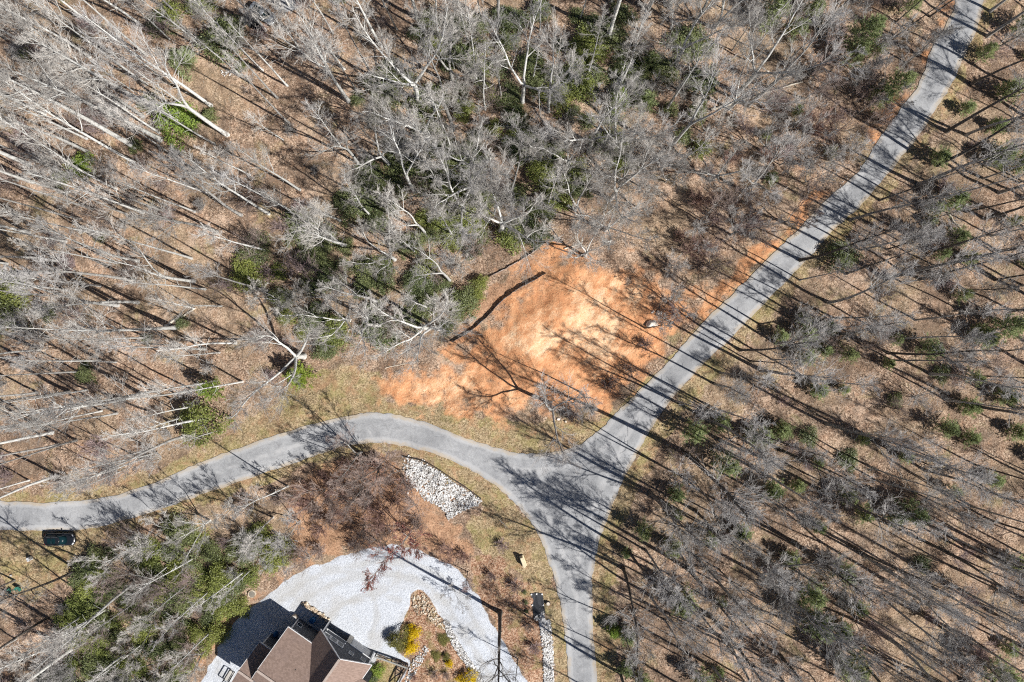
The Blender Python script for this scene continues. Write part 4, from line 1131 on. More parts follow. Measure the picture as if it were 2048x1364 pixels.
# ------------------------------------------------------------------ rocks
def ico():
    bm = bmesh.new(); bmesh.ops.create_icosphere(bm, subdivisions=1, radius=1.0)
    v = np.array([tuple(q.co) for q in bm.verts]); f = np.array([[q.index for q in p.verts] for p in bm.faces]); bm.free()
    return v, f
IV, IF = ico()
def rocks(name, C, size, mat, label, cat='rocks'):
    k = len(C)
    s = size * NPR.uniform(0.6, 1.45, (k, 1, 1)) * NPR.uniform(0.65, 1.3, (k, 1, 3))
    jit = 1 + NPR.uniform(-0.28, 0.28, (k, len(IV), 1))
    a = NPR.uniform(0, 6.28, k); ca, sa = np.cos(a), np.sin(a)
    B = IV[None] * jit * s
    V = np.empty_like(B)
    V[..., 0] = B[..., 0] * ca[:, None] - B[..., 1] * sa[:, None]; V[..., 1] = B[..., 0] * sa[:, None] + B[..., 1] * ca[:, None]; V[..., 2] = B[..., 2] * 0.75
    V += C[:, None, :]
    Fc = (IF[None] + (np.arange(k) * len(IV))[:, None, None]).reshape(-1, 3)
    o = obj(name, mesh_np(name, V.reshape(-1, 3), None, Fc), mat)
    return tag(o, label, cat, kind='stuff')
RIP = [(813, 918), (842, 925), (872, 939), (903, 960), (928, 976), (965, 1001), (957, 1009), (930, 1020), (907, 1033), (897, 1042), (890, 1024), (876, 1010), (848, 1000), (836, 980), (822, 968), (813, 945)]
C, _ = ground_pts(PX(RIP), 2300)
rocks('riprap_rocks', C + np.array([0, 0, 0.04]), 0.135, M['rock_white'], 'slope of loose white rocks beside the road bend')
C, _ = ground_pts(PX([(803, 905), (850, 918), (860, 930), (835, 985), (815, 985), (806, 950)]), 130)
rocks('stray_rocks', C + np.array([0, 0, 0.03]), 0.14, M['rock_white'], 'stray white rocks strewn above the white rock slope')
STRIP = [(886, 1236), (899, 1243), (910, 1270), (930, 1303), (958, 1345), (978, 1376), (955, 1376), (932, 1335), (912, 1302), (897, 1276), (890, 1256)]
C, _ = ground_pts(PX(STRIP), 1150)
rocks('border_rocks', C + np.array([0, 0, 0.04]), 0.13, M['rock_white'], 'border of white rocks between the mulch bed and the gravel drive')
C, _ = ground_pts(PX([(824, 1192), (846, 1186), (880, 1232), (890, 1260), (870, 1250), (850, 1225), (838, 1235), (826, 1215)]), 330)
rocks('bed_rocks', C + np.array([0, 0, 0.03]), 0.13, M['rock_tan'], 'tan and white stones heaped at the top of the mulch bed')
C, _ = ground_pts(PX([(826, 1320), (850, 1290), (858, 1300), (838, 1335), (815, 1370), (806, 1370)]), 170)
rocks('path_stones', C + np.array([0, 0, 0.03]), 0.12, M['rock_white'], 'pale stones edging the mulch bed beside the garden path')
LOW = [(1086, 1222), (1091, 1240), (1100, 1238), (1106, 1290), (1108, 1380), (1088, 1380), (1086, 1310), (1082, 1270), (1078, 1243), (1066, 1236)]
C, _ = ground_pts(PX(LOW), 1100)
rocks('ditch_rocks', C + np.array([0, 0, 0.05]), 0.13, M['rock_white'], 'narrow strip of white rocks running down from the black mat')
C, _ = ground_pts(PX([(603, 1206), (612, 1204), (660, 1236), (655, 1243), (625, 1224)]), 120)
rocks('edging_stones', C + np.array([0, 0, 0.08]), 0.19, M['rock_tan'], 'row of tan stones edging the drive in front of the house')
C, _ = ground_pts(PX([(1640, 405), (1756, 285), (1764, 290), (1650, 412)]), 70)
rocks('roadside_stones', C + np.array([0, 0, 0.02]), 0.08, M['rock_white'], 'small white stones along the near edge of the long road')
C, _ = ground_pts(PX([(440, 140), (480, 135), (484, 150), (445, 155)]), 40)
rocks('pale_stones', C + np.array([0, 0, 0.02]), 0.12, M['rock_white'], 'scatter of pale stones below the dark bush in the upper wood')

def boulder(u, v, size, rz, mat, label, name='boulder', seed=1):
    rg = np.random.default_rng(seed)
    bm = bmesh.new(); bmesh.ops.create_icosphere(bm, subdivisions=3, radius=1.0)
    d = rg.standard_normal((14, 3)); d /= np.linalg.norm(d, axis=1, keepdims=True); q = rg.uniform(0.62, 0.95, 14)
    for w in bm.verts:
        c = np.array(w.co)
        for a, b in zip(d, q):
            t = c @ a
            if t > b: c = c - a * (t - b) * 0.92
        c = c + rg.standard_normal(3) * 0.015
        w.co = (c[0] * size[0], c[1] * size[1], c[2] * size[2])
    me = bpy.data.meshes.new(name); bm.to_mesh(me); bm.free()
    p = G(u, v)
    o = obj(name, me, mat, None, (p.x, p.y, p.z + size[2] * 0.35))
    o.rotation_euler = (0, 0, rz)
    return tag(o, label, 'rock')
mb, nt, b = new_mat('rust_stained_white_rock')
n = N(nt)
f = n.noise(n.coord(), 1.6, 5, 0.65, 0.8)
nt.links.new(n.ramp(f, [(0.46, (0.86, 0.80, 0.71)), (0.6, (0.80, 0.62, 0.48)), (0.70, (0.58, 0.26, 0.12))]), b.inputs['Base Color'])
n.bump(n.noise(n.coord(), 5, 5), b, 0.5, 0.05)
boulder(1303, 648, (1.05, 0.68, 0.6), 0.25, mb, 'large pale boulder with rusty stains on the clay lot')
boulder(1316, 625, (0.22, 0.42, 0.4), 0.1, mb, 'narrow pale rock standing above the large boulder', seed=2)
boulder(1322, 627, (0.2, 0.36, 0.35), -0.1, mb, 'pinkish pale rock beside the narrow one above the boulder', seed=3)
boulder(1305, 624, (0.3, 0.2, 0.25), 0.4, mb, 'small grey-white rock in the row above the boulder', seed=4)
boulder(1117, 838, (0.3, 0.22, 0.2), 0.4, mb, 'small white rock below the lone tree of the clay bank', seed=6)
boulder(1131, 843, (0.25, 0.22, 0.2), 1.4, M['rock_tan'], 'small tan rock at the foot of the clay bank', seed=7)

# upright cream stone slab on the lawn slope
m_cream = simple('cream_limestone', (0.66, 0.58, 0.40), 0.8, 0.12, 3.0, bump=0.2)
p = G(1046, 1121)
st = empty('stone_marker', p, math.radians(-70))
MB().box((0, 0, 0.1), (1.7, 0.7, 0.24)).build('plinth', m_cream, st, bevel=0.03)
MB().box((0, 0, 0.62), (1.55, 0.42, 0.86)).build('slab', m_cream, st, bevel=0.06)
tag(st, 'cream stone block standing alone on the lawn slope', 'stone')
# black ground mat with white pins
m_mat = simple('black_landscape_fabric', (0.035, 0.038, 0.045), 0.7, 0.3, 9.0)
m_white = simple('white_paint', (0.78, 0.78, 0.77), 0.6, 0.05)
q = [G(u, v) for u, v in [(1062, 1187), (1073, 1185), (1085, 1187), (1088, 1205), (1090, 1226), (1082, 1240), (1068, 1236), (1065, 1215)]]
c = sum(q, Vector()) / len(q)
mat_o = empty('ground_mat', c)
MB().prism([(a.x - c.x, a.y - c.y, gz(a.x, a.y) - c.z + 0.09) for a in q], (0, 0, -0.05)).build('fabric', m_mat, mat_o)
for u, v in [(1062.5, 1188.5), (1073, 1187.5), (1084, 1188), (1064.5, 1210), (1086.5, 1210)]:
    a = G(u, v)
    MB().lathe([(0.13, 0.05), (0.15, 0.12), (0.1, 0.2)], 8).build('pin', m_white, mat_o, (a.x - c.x, a.y - c.y, a.z - c.z))
tag(mat_o, 'black fabric sheet pinned with white pegs above the white rock strip', 'mat')
# tree stump by the mat
p = G(1096, 1206)
sp = empty('tree_stump', p)
MB().lathe([(0.42, -0.1), (0.33, 0.15), (0.29, 0.38), (0.28, 0.42)], 12).build('trunk', M['bark_dark_and_shaded'], sp)
MB().lathe([(0.26, 0.42), (0.25, 0.43)], 12).build('cut_face', M['deadwood'], sp)
tag(sp, 'small dark tree stump between the black mat and the road', 'stump')
# small tufts beside the mat
for i, (u, v) in enumerate([(1049, 1183), (1052, 1204), (1053, 1222)]):
    pp = G(u, v)
    plant('garden_bush', 'garden bush', ['topmost', 'middle', 'lowest'][i] + ' of three tiny green shrubs beside the black mat', ROUND['b'], ('tiny', 'b'), ('bark_grey', 'rhodo'), pp, 0.3, i, parts=('stems', 'foliage'), cat='bush')
# dark edging along the riprap
m_edge = simple('dark_timber_edging', (0.06, 0.05, 0.045), 0.8, 0.3)
e = MB()
ep = [G(u, v) for u, v in catmull([(806, 912), (842, 921), (872, 935), (905, 957), (930, 973), (962, 997)], 4)]
ed = empty('edging', ep[0])
for a, b2 in zip(ep[:-1], ep[1:]):
    MB().bar(a - ep[0] + Vector((0, 0, 0.12)), b2 - ep[0] + Vector((0, 0, 0.12)), 0.12, 0.42).build('board', m_edge, ed)
tag(ed, 'low dark curved edging along the top of the white rock slope', 'edging')

# ------------------------------------------------------------------ silt fences on the clay lot
m_fab = simple('grey_silt_fabric', (0.16, 0.16, 0.17), 0.75, 0.25, 4.0)
m_fab_lit = simple('sunlit_silt_fabric', (0.42, 0.37, 0.35), 0.8, 0.2, 4.0)  # sunlight on the fabric put into a paler colour
m_stake = simple('wooden_stake', (0.32, 0.23, 0.15), 0.8, 0.3)
def silt_fence(pts, hgt, mat, label, seed):
    rg = random.Random(seed)
    q = [P(u, v) for u, v in catmull(pts, 5)]
    q = [Vector((a.x, a.y, gz(a.x, a.y))) for a in q]
    o0 = q[0]
    root = empty('silt_fence', o0)
    v = []; f = []
    n = len(q)
    for i, a in enumerate(q):
        t = (q[min(i + 1, n - 1)] - q[max(i - 1, 0)]); nrm = Vector((-t.y, t.x, 0)).normalized()
        hh = hgt * rg.uniform(0.93, 1.04); ln = rg.gauss(0, 0.04)
        for s in (-0.012, 0.012):
            lo = a - o0 + nrm * s; lo.z -= 0.08
            md = a - o0 + nrm * (s + ln * 0.4 + rg.gauss(0, 0.04)); md.z += hh * 0.5
            hi = a - o0 + nrm * (s + ln); hi.z += hh
            v += [tuple(lo), tuple(md), tuple(hi)]
    for i in range(n - 1):
        a, b2 = i * 6, (i + 1) * 6
        for k in (0, 1):
            f.append((a + k, b2 + k, b2 + k + 1, a + k + 1)); f.append((a + 3 + k, a + 4 + k, b2 + 4 + k, b2 + 3 + k))
        f.append((a + 2, b2 + 2, b2 + 5, a + 5))
    me = bpy.data.meshes.new('fabric'); me.from_pydata(v, [], f)
    obj('fabric', me, mat, root, smooth=True)
    for a in q[::3]:
        MB().bar(a - o0 + Vector((0.05, -0.05, -0.1)), a - o0 + Vector((0.05 + rg.gauss(0, 0.05), -0.05 + rg.gauss(0, 0.05), hgt * 1.2)), 0.05).build('stake', m_stake, root)
    return tag(root, label, 'fence')
silt_fence([(978, 554), (1012, 537), (1042, 520), (1062, 508), (1082, 492), (1092, 484)], 0.35, m_fab_lit, 'straight sunlit-toned silt fence at the upper edge of the clay lot', 3)
silt_fence([(905, 684), (938, 664), (972, 636), (998, 608), (1025, 585), (1055, 568), (1074, 558), (1092, 546)], 0.62, m_fab, 'long curved dark silt fence along the clay lot', 4)
silt_fence([(1092, 484), (1112, 497), (1135, 505), (1165, 514)], 0.8, m_fab, 'dark silt fence sagging under the tree at the lot\'s top corner', 5)

# ------------------------------------------------------------------ house
m_sid = simple('charcoal_siding', (0.105, 0.112, 0.125), 0.75, 0.12, 2.0)
m_trim = simple('white_trim', (0.74, 0.75, 0.76), 0.55, 0.05)
m_glass, nt, b = new_mat('window_glass'); b.inputs['Base Color'].default_value = (0.02, 0.028, 0.035, 1); b.inputs['Roughness'].default_value = 0.08; b.inputs['Specular IOR Level'].default_value = 0.6
m_shade_vent = simple('garage_shade_and_vent_black', (0.03, 0.032, 0.036), 0.9, 0.2)  # near-black paints in the garage's inner shade; vent pipes share it
m_conc = simple('pale_concrete', (0.50, 0.48, 0.45), 0.85, 0.15, 1.5, bump=0.1)
m_door = simple('white_garage_door', (0.62, 0.62, 0.61), 0.6, 0.06)
m_roof, nt, b = new_mat('brown_shingle_roof')
n = N(nt)
o_ = n.coord()
br = nt.nodes.new('ShaderNodeTexBrick')
br.inputs['Scale'].default_value = 3.2; br.inputs['Mortar Size'].default_value = 0.012; br.inputs['Brick Width'].default_value = 0.9; br.inputs['Row Height'].default_value = 0.5
br.inputs['Color1'].default_value = (0.21, 0.15, 0.122, 1); br.inputs['Color2'].default_value = (0.30, 0.218, 0.182, 1); br.inputs['Mortar'].default_value = (0.19, 0.135, 0.115, 1)
nt.links.new(o_, br.inputs['Vector'])
cc = n.mix(n.maprange(n.noise(o_, 6, 4, 0.8), 0.3, 0.7), n.mix(0.25, br.outputs[0], (0.2, 0.14, 0.12)), br.outputs[0])
cc = n.mix(n.math('MULTIPLY', n.maprange(n.noise(o_, 0.5, 4), 0.5, 0.7), 0.25), cc, (0.20, 0.15, 0.14))
nt.links.new(cc, b.inputs['Base Color'])
n.bump(br.outputs['Fac'], b, 0.3, 0.02)

hp = P(598, 1236)
house = empty('house', (hp.x, hp.y, 0), math.radians(-34.9))
tag(house, 'house with brown shingle roofs, charcoal walls and white trim', 'house')
def gable_block(a0, a1, b0, b1, eave, ridge, along):
    """solid wall prism with gable ends; along = axis of the ridge"""
    m = MB()
    if along == 'a':
        bm_ = (b0 + b1) / 2
        m.prism([(a0, b0, -0.4), (a0, b1, -0.4), (a0, b1, eave), (a0, bm_, ridge), (a0, b0, eave)], (a1 - a0, 0, 0))
    else:
        am = (a0 + a1) / 2
        m.prism([(a0, b0, -0.4), (a1, b0, -0.4), (a1, b0, eave), (am, b0, ridge), (a0, b0, eave)], (0, b1 - b0, 0))
    return m
gable_block(0, 14, -10.2, 0, 4.95, 8.35, 'a').build('main_wall', m_sid, house)
w = MB()
# front wing with a real garage opening: build wall pieces around it
am, er, rr_ = 8.25, 4.9, 8.35
w.prism([(4.1, 2.4, 2.45), (12.4, 2.4, 2.45), (12.4, 2.4, er), (am, 2.4, rr_), (4.1, 2.4, er)], (0, -0.25, 0))
w.span((4.1, 2.15, -0.4), (4.4, 2.4, 2.45)); w.span((7.9, 2.15, -0.4), (8.7, 2.4, 2.45)); w.span((12.0, 2.15, -0.4), (12.4, 2.4, 2.45))
w.span((4.1, -3, -0.4), (4.35, 2.15, er)); w.span((12.15, -3, -0.4), (12.4, 2.15, er))
w.build('front_wall', m_sid, house)
MB().span((4.35, -2.8, -0.3), (12.15, 2.14, 0.02)).build('garage_floor', m_conc, house)
MB().span((4.36, -2.6, 0.02), (12.14, -2.5, 4.0)).span((4.36, -2.5, 3.0), (12.14, 2.14, 3.1)).build('garage_shade_lining', m_shade_vent, house)  # black back and ceiling added to draw the shade inside
gable_block(-2.2, 0.3, -11.0, -4.35, 4.75, 6.85, 'a').build('side_wall', m_sid, house)
def roof_plane(name, pts, parent=house):
    m = MB(); m.prism(pts, (0, 0, -0.16))
    o = m.build(name, m_roof, parent)
    return o
ov = 0.42
sl = 3.5 / 5.1
r1 = roof_plane('roof_slope', [(-ov, ov, 4.95 - sl * ov + 0.12), (14.4, ov, 4.95 - sl * ov + 0.12), (14.4, -5.1, 8.57), (-ov, -5.1, 8.57)])
roof_plane('roof_slope', [(-ov, -5.1, 8.57), (14.4, -5.1, 8.57), (14.4, -10.2 - ov, 4.95 - sl * ov + 0.12), (-ov, -10.2 - ov, 4.95 - sl * ov + 0.12)])
s2 = 3.45 / 4.15
roof_plane('roof_slope', [(4.1 - ov, 2.4 + ov, er - s2 * ov + 0.14), (am, 2.4 + ov, 8.5), (am, -5.0, 8.5), (4.1 - ov, -1.2, er - s2 * ov + 0.14)])
roof_plane('roof_slope', [(am, 2.4 + ov, 8.5), (12.4 + ov, 2.4 + ov, er - s2 * ov + 0.14), (12.4 + ov, -1.2, er - s2 * ov + 0.14), (am, -5.0, 8.5)])
s3 = 2.1 / 3.325
roof_plane('roof_slope', [(-2.2 - ov, -4.35 + ov, 4.75 - s3 * ov + 0.12), (0.0, -4.35 + ov, 4.75 - s3 * ov + 0.12), (0.0, -7.675, 6.97), (-2.2 - ov, -7.675, 6.97)])
roof_plane('roof_slope', [(-2.2 - ov, -7.675, 6.97), (0.0, -7.675, 6.97), (0.0, -11 - ov, 4.75 - s3 * ov + 0.12), (-2.2 - ov, -11 - ov, 4.75 - s3 * ov + 0.12)])
m_cap = simple('ridge_cap', (0.40, 0.33, 0.29), 0.85, 0.15, 4.0)
MB().bar((-ov, -5.1, 8.62), (14.4, -5.1, 8.62), 0.34, 0.07).build('ridge_cap', m_cap, house)
MB().bar((am, 2.4 + ov, 8.56), (am, -4.9, 8.56), 0.34, 0.07).build('ridge_cap', m_cap, house)
MB().bar((-2.2 - ov, -7.675, 7.02), (0, -7.675, 7.02), 0.34, 0.07).build('ridge_cap', m_cap, house)
# white fascia boards and gutters
def fascia(a, b2, w=0.06, h=0.2):
    MB().bar(a, b2, w, h).build('fascia', m_trim, house)
z1 = 4.95 - sl * ov + 0.02
fascia((-ov, ov + 0.035, z1), (4.0, ov + 0.035, z1), 0.1, 0.16)
fascia((-ov - 0.035, ov, z1), (-ov - 0.035, -5.1, 8.47))
fascia((-ov - 0.035, -5.1, 8.47), (-ov - 0.035, -10.6, z1))
ze = er - s2 * ov + 0.04
fascia((4.1 - ov, 2.4 + ov + 0.035, ze), (am, 2.4 + ov + 0.035, 8.4))
fascia((am, 2.4 + ov + 0.035, 8.4), (12.4 + ov, 2.4 + ov + 0.035, ze))
fascia((12.4 + ov + 0.04, 2.4 + ov, ze), (12.4 + ov + 0.04, -1.2, ze), 0.1, 0.16)
z3 = 4.75 - s3 * ov + 0.02
fascia((-2.2 - ov, -4.35 + ov + 0.035, z3), (-0.45, -4.35 + ov + 0.035, z3), 0.1, 0.16)
fascia((-2.2 - ov - 0.035, -4.35 + ov, z3), (-2.2 - ov - 0.035, -7.675, 6.88))
fascia((-2.2 - ov - 0.035, -7.675, 6.88), (-2.2 - ov - 0.035, -11.4, z3))
# corner boards and downspouts
for a, b2, zt in ((0, 0, 4.85), (4.1, 2.4, 4.8), (12.4, 2.4, 4.8), (-2.2, -4.35, 4.65)):
    MB().span((a - 0.06, b2 - 0.1, 0), (a + 0.12, b2 + 0.04, zt)).build('corner_board', m_trim, house)
MB().span((12.46, 2.0, 0.1), (12.58, 2.12, 4.7)).build('downspout', m_trim, house)
MB().span((7.95, 2.405, 0.0), (8.65, 2.44, 2.45)).build('door_post', simple('beige_post', (0.45, 0.42, 0.37), 0.7, 0.1), house)
MB().span((8.6, 2.405, 2.46), (12.3, 2.5, 2.6)).build('belt_trim', m_trim, house)
MB().span((4.3, 2.405, 2.46), (8.0, 2.44, 2.56)).build('belt_trim', m_trim, house)
gd = MB()
for k in range(4):
    gd.span((8.72, 2.18, 0.03 + k * 0.6), (11.98, 2.24, 0.60 + k * 0.6))
gd.build('garage_door', m_door, house)
def window(a, z, w, h, b0, cols=2, big=0.07):
    fr = MB()
    fr.span((a - w / 2, b0 + 0.003, z - h / 2), (a + w / 2, b0 + 0.06, z - h / 2 + big)).span((a - w / 2, b0 + 0.003, z + h / 2 - big), (a + w / 2, b0 + 0.06, z + h / 2))
    fr.span((a - w / 2, b0 + 0.003, z - h / 2 + big), (a - w / 2 + big, b0 + 0.06, z + h / 2 - big)).span((a + w / 2 - big, b0 + 0.003, z - h / 2 + big), (a + w / 2, b0 + 0.06, z + h / 2 - big))
    wo_ = fr.build('window', m_trim, house)
    pw = (w - 2 * big) / cols
    for i in range(cols):
        x0 = a - w / 2 + big + pw * i
        MB().span((x0 + 0.012, b0 + 0.004, z - h / 2 + big), (x0 + pw - 0.012, b0 + 0.03, z + h / 2 - big)).build('pane', m_glass, wo_)
for a in (4.98, 6.15, 7.32):
    window(a, 4.15, 1.14, 1.15, 2.4, 2, 0.11)
window(9.4, 4.5, 0.8, 0.9, 2.4, 1); window(11.4, 4.0, 0.8, 0.9, 2.4, 1)
for a, z in ((0.75, 1.6), (0.75, 4.05), (3.1, 4.05)):
    window(a, z, 0.85, 1.0, 0.0, 1)
window(-1.0, 3.9, 1.5, 0.9, -4.35, 2)
for a, z in ((4.55, 2.9), (7.9, 3.3)):
    MB().lathe([(0.05, -0.1), (0.1, 0.0), (0.08, 0.1)], 8, (a, 2.5, z)).build('wall_lamp', m_trim, house)
for k, (a, b2) in enumerate(((5.2, -2.2), (2.0, -3.3))):
    MB().lathe([(0.06, 0), (0.06, 0.4), (0.09, 0.42)], 8, (a - 1.2, b2 - 0.6, 7.05 if k else 6.6)).build('vent_pipe', m_shade_vent, house)
# railing by the side door
m_black = simple('black_metal', (0.02, 0.02, 0.022), 0.5, 0.2)
rq = [G(u, v) for u, v in [(462, 1338), (450, 1358), (459, 1364), (470, 1344)]]
rr0 = empty('landing_railing', rq[0])
MB().prism([tuple(a - rq[0] + Vector((0, 0, 0.18))) for a in rq], (0, 0, -0.25)).build('landing', m_conc, rr0)
for i in range(4):
    a = rq[i] - rq[0]; MB().bar(a + Vector((0, 0, 0.1)), a + Vector((0, 0, 1.15)), 0.08).build('post', m_black, rr0)
for i in range(3):
    a, b2 = rq[i] - rq[0], rq[i + 1] - rq[0]
    MB().bar(a + Vector((0, 0, 1.15)), b2 + Vector((0, 0, 1.15)), 0.12).build('rail', m_black, rr0)
    MB().bar(a + Vector((0, 0, 0.45)), b2 + Vector((0, 0, 0.45)), 0.06).build('rail', m_black, rr0)
tag(rr0, 'small landing with black metal railing beside the house', 'railing')
# pots and barrels in the house's shade
m_blue = simple('blue_plastic', (0.02, 0.10, 0.24), 0.4, 0.1)
m_tanp = simple('tan_plastic', (0.46, 0.38, 0.31), 0.7, 0.1)
def barrel(u, v, r, h, mat, label, lid):
    p = G(u, v); o = empty('barrel', p)
    MB().lathe([(r * 0.86, 0), (r, h * 0.3), (r, h * 0.7), (r * 0.88, h)], 20).build('body', mat, o, smooth=False)
    MB().lathe([(r * 0.80, h - 0.02), (r * 0.80, h + 0.03), (r * 0.3, h + 0.05)], 20).build('lid', lid, o)
    return tag(o, label, 'barrel')
barrel(591, 1233, 0.5, 0.8, m_tanp, 'round tan barrel at the corner of the house', m_conc)
barrel(627, 1238, 0.48, 0.9, m_blue, 'blue barrel in the shade of the front wing', m_blue)
barrel(553, 1266, 0.36, 0.8, m_blue, 'small blue barrel in the shade beside the side wing', m_blue)

# fenced lawn beside the house
m_wood = simple('dark_stained_wood', (0.075, 0.06, 0.05), 0.75, 0.3, 8.0)
m_wood2 = simple('weathered_wood', (0.30, 0.30, 0.28), 0.8, 0.3, 8.0)
m_red = simple('reddish_wood', (0.16, 0.05, 0.035), 0.8, 0.2)
fp = [G(u, v) for u, v in [(753, 1306), (785, 1317), (816, 1328), (806, 1346), (793, 1372)]]
fe = empty('garden_fence', fp[0])
for i, a in enumerate(fp):
    MB().bar(a - fp[0] + Vector((0, 0, -0.1)), a - fp[0] + Vector((0, 0, 1.25)), 0.14).build('post', m_wood, fe)
for i in range(4):
    a, b2 = fp[i] - fp[0], fp[i + 1] - fp[0]
    MB().bar(a + Vector((0, 0, 1.27)), b2 + Vector((0, 0, 1.27)), 0.22, 0.06).build('rail', m_wood2 if i < 2 else m_wood, fe)
    MB().bar(a + Vector((0, 0, 0.25)), b2 + Vector((0, 0, 0.25)), 0.08, 0.12).build('rail', m_wood, fe)
    MB().bar(a + Vector((0, 0, 0.3)), b2 + Vector((0, 0, 1.2)), 0.08, 0.10).build('brace', m_red if i > 1 else m_wood2, fe)
    MB().bar(a + Vector((0, 0.05, 1.2)), b2 + Vector((0, 0.05, 0.3)), 0.08, 0.10).build('brace', m_wood if i > 1 else m_wood2, fe)
tag(fe, 'dark wooden fence with crossed braces round the small lawn by the house', 'fence')

# ------------------------------------------------------------------ vehicles
m_cglass, nt, b = new_mat('dark_teal_car_glass'); b.inputs['Base Color'].default_value = (0.006, 0.022, 0.028, 1); b.inputs['Roughness'].default_value = 0.2; b.inputs['Specular IOR Level'].default_value = 0.08
def car(u, v, rz, L, W, Hh, paint, label, name='parked_car'):
    p = G(u, v)
    root = empty(name, (p.x, p.y, p.z), rz)
    # body: lofted stations along x (front is +x): (x, half width, shoulder z, belly z)
    st_ = [(-0.50, 0.62, 0.56, 0.30), (-0.492, 0.80, 0.60, 0.27), (-0.47, 0.92, 0.62, 0.24), (-0.40, 0.985, 0.63, 0.19), (-0.1, 1.0, 0.625, 0.18), (0.12, 1.0, 0.62, 0.18), (0.22, 0.99, 0.605, 0.19), (0.34, 0.97, 0.585, 0.2), (0.41, 0.91, 0.56, 0.22), (0.455, 0.80, 0.53, 0.24), (0.485, 0.62, 0.49, 0.26), (0.50, 0.38, 0.45, 0.28)]
    v = []; f = []
    for x, hw, zs, zb in st_:
        X = x * L; Wd = hw * W / 2; Z = zs * Hh; B = zb * Hh
        ring = [(-0.9 * Wd, B), (-Wd, B + 0.25 * (Z - B)), (-Wd, B + 0.72 * (Z - B)), (-0.93 * Wd, Z * 0.985), (-0.45 * Wd, Z * 1.03), (0.45 * Wd, Z * 1.03), (0.93 * Wd, Z * 0.985), (Wd, B + 0.72 * (Z - B)), (Wd, B + 0.25 * (Z - B)), (0.9 * Wd, B)]
        v += [(X, y, z) for y, z in ring]
    m_ = 10
    for i in range(len(st_) - 1):
        for k in range(m_):
            f.append((i * m_ + k, i * m_ + (k + 1) % m_, (i + 1) * m_ + (k + 1) % m_, (i + 1) * m_ + k))
    f.append(tuple(range(m_))); f.append(tuple(range((len(st_) - 1) * m_, len(st_) * m_))[::-1])
    MB().add(v, f).build('body', paint, root, smooth=True)
    # cabin
    cb = [(-0.475, 0.86, 0.62, 0.62), (-0.42, 0.80, 0.62, 0.97), (-0.1, 0.80, 0.62, 1.0), (0.08, 0.80, 0.62, 0.985), (0.24, 0.90, 0.60, 0.62)]
    x0 = [a[0] * L for a in cb]
    hwB = 0.93 * W / 2; hwT = 0.74 * W / 2
    zb = 0.63 * Hh
    def ring(xa, xb, hw, z, pw=3.2, k=24):
        """superellipse outline, blunter at the rear than at the windscreen"""
        out = []
        for i in range(k):
            t = 2 * math.pi * i / k
            c_, s_ = math.cos(t), math.sin(t)
            px = math.copysign(abs(c_) ** (2 / (pw if c_ < 0 else 2.6)), c_); py = math.copysign(abs(s_) ** (2 / pw), s_)
            out.append(((xa + xb) / 2 + px * (xb - xa) / 2, py * hw, z))
        return out
    zt = 0.985 * Hh
    def loft(rings):
        k = len(rings[0]); vv = [p_ for r_ in rings for p_ in r_]; ff = []
        for i in range(len(rings) - 1):
            ff += [(i * k + j, i * k + (j + 1) % k, (i + 1) * k + (j + 1) % k, (i + 1) * k + j) for j in range(k)]
        ff.append(tuple(range((len(rings) - 1) * k, len(rings) * k))); ff.append(tuple(range(k - 1, -1, -1)))
        return MB().add(vv, ff)
    loft([ring(x0[0], x0[4] + 0.12, hwB * 0.95, zb - 0.02), ring(x0[0] + 0.12, x0[4] - 0.35, hwB * 0.88, (zb + zt) / 2), ring(x0[1], x0[3] + 0.05, hwT, zt - 0.04)]).build('glasshouse', m_cglass, root, smooth=True)
    loft([ring(x0[1] - 0.05, x0[3] + 0.08, hwT * 1.03, zt - 0.04), ring(x0[1], x0[3], hwT * 0.97, zt + 0.02), ring(x0[1] + 0.2, x0[3] - 0.2, hwT * 0.75, zt + 0.06)]).build('roof', paint, root, smooth=True)
    # windshield pillars
    for s in (-1, 1):
        MB().bar((x0[3] - 0.1, s * hwT * 0.93, zt - 0.01), (x0[4] - 0.25, s * hwB * 0.84, zb + 0.03), 0.08).build('pillar', paint, root)
        MB().bar((x0[1] + 0.12, s * hwT * 0.9, zt - 0.02), (x0[0] + 0.1, s * hwB * 0.85, zb + 0.03), 0.12).build('pillar', paint, root)
        MB().bar((-0.05 * L, s * hwT * 0.99, zt - 0.02), (-0.06 * L, s * hwB * 0.94, zb + 0.03), 0.08).build('pillar', paint, root)
        MB().bar((x0[1] + 0.35, s * hwT * 0.84, zt + 0.09), (x0[3] - 0.2, s * hwT * 0.84, zt + 0.09), 0.06, 0.05).build('roof_rail', m_rail, root)
        MB().box((x0[4] - 0.5, s * (W / 2 - 0.01), 0.625 * Hh), (0.15, 0.34, 0.13)).build('mirror', paint, root, bevel=0.04)
        MB().box((0.435 * L, s * 0.66 * W / 2, 0.515 * Hh), (0.42, 0.2, 0.14), s * -0.75).build('headlight', m_lamp, root, bevel=0.03)
        MB().box((-0.492 * L, s * 0.74 * W / 2, 0.52 * Hh), (0.10, 0.26, 0.3)).build('tail_light', m_tail, root, bevel=0.02)
        for x in (-0.31, 0.31):
            wv = MB()
            for yy in (0.0,):
                pr = [(0.36, -0.12), (0.38, -0.06), (0.38, 0.06), (0.36, 0.12)]
                wv.lathe(pr, 20)
            wh = wv.build('wheel', m_tyre, root, (x * L, s * (W / 2 - 0.12), 0.37))
            wh.rotation_euler = (math.pi / 2, 0, 0)
            MB().lathe([(0.22, -0.125), (0.22, 0.125)], 12).build('rim', m_rail, wh)
    MB().box((0.49 * L, 0, 0.44 * Hh), (0.08, 0.55 * W / 2, 0.14)).build('grille', m_rail, root, bevel=0.02)
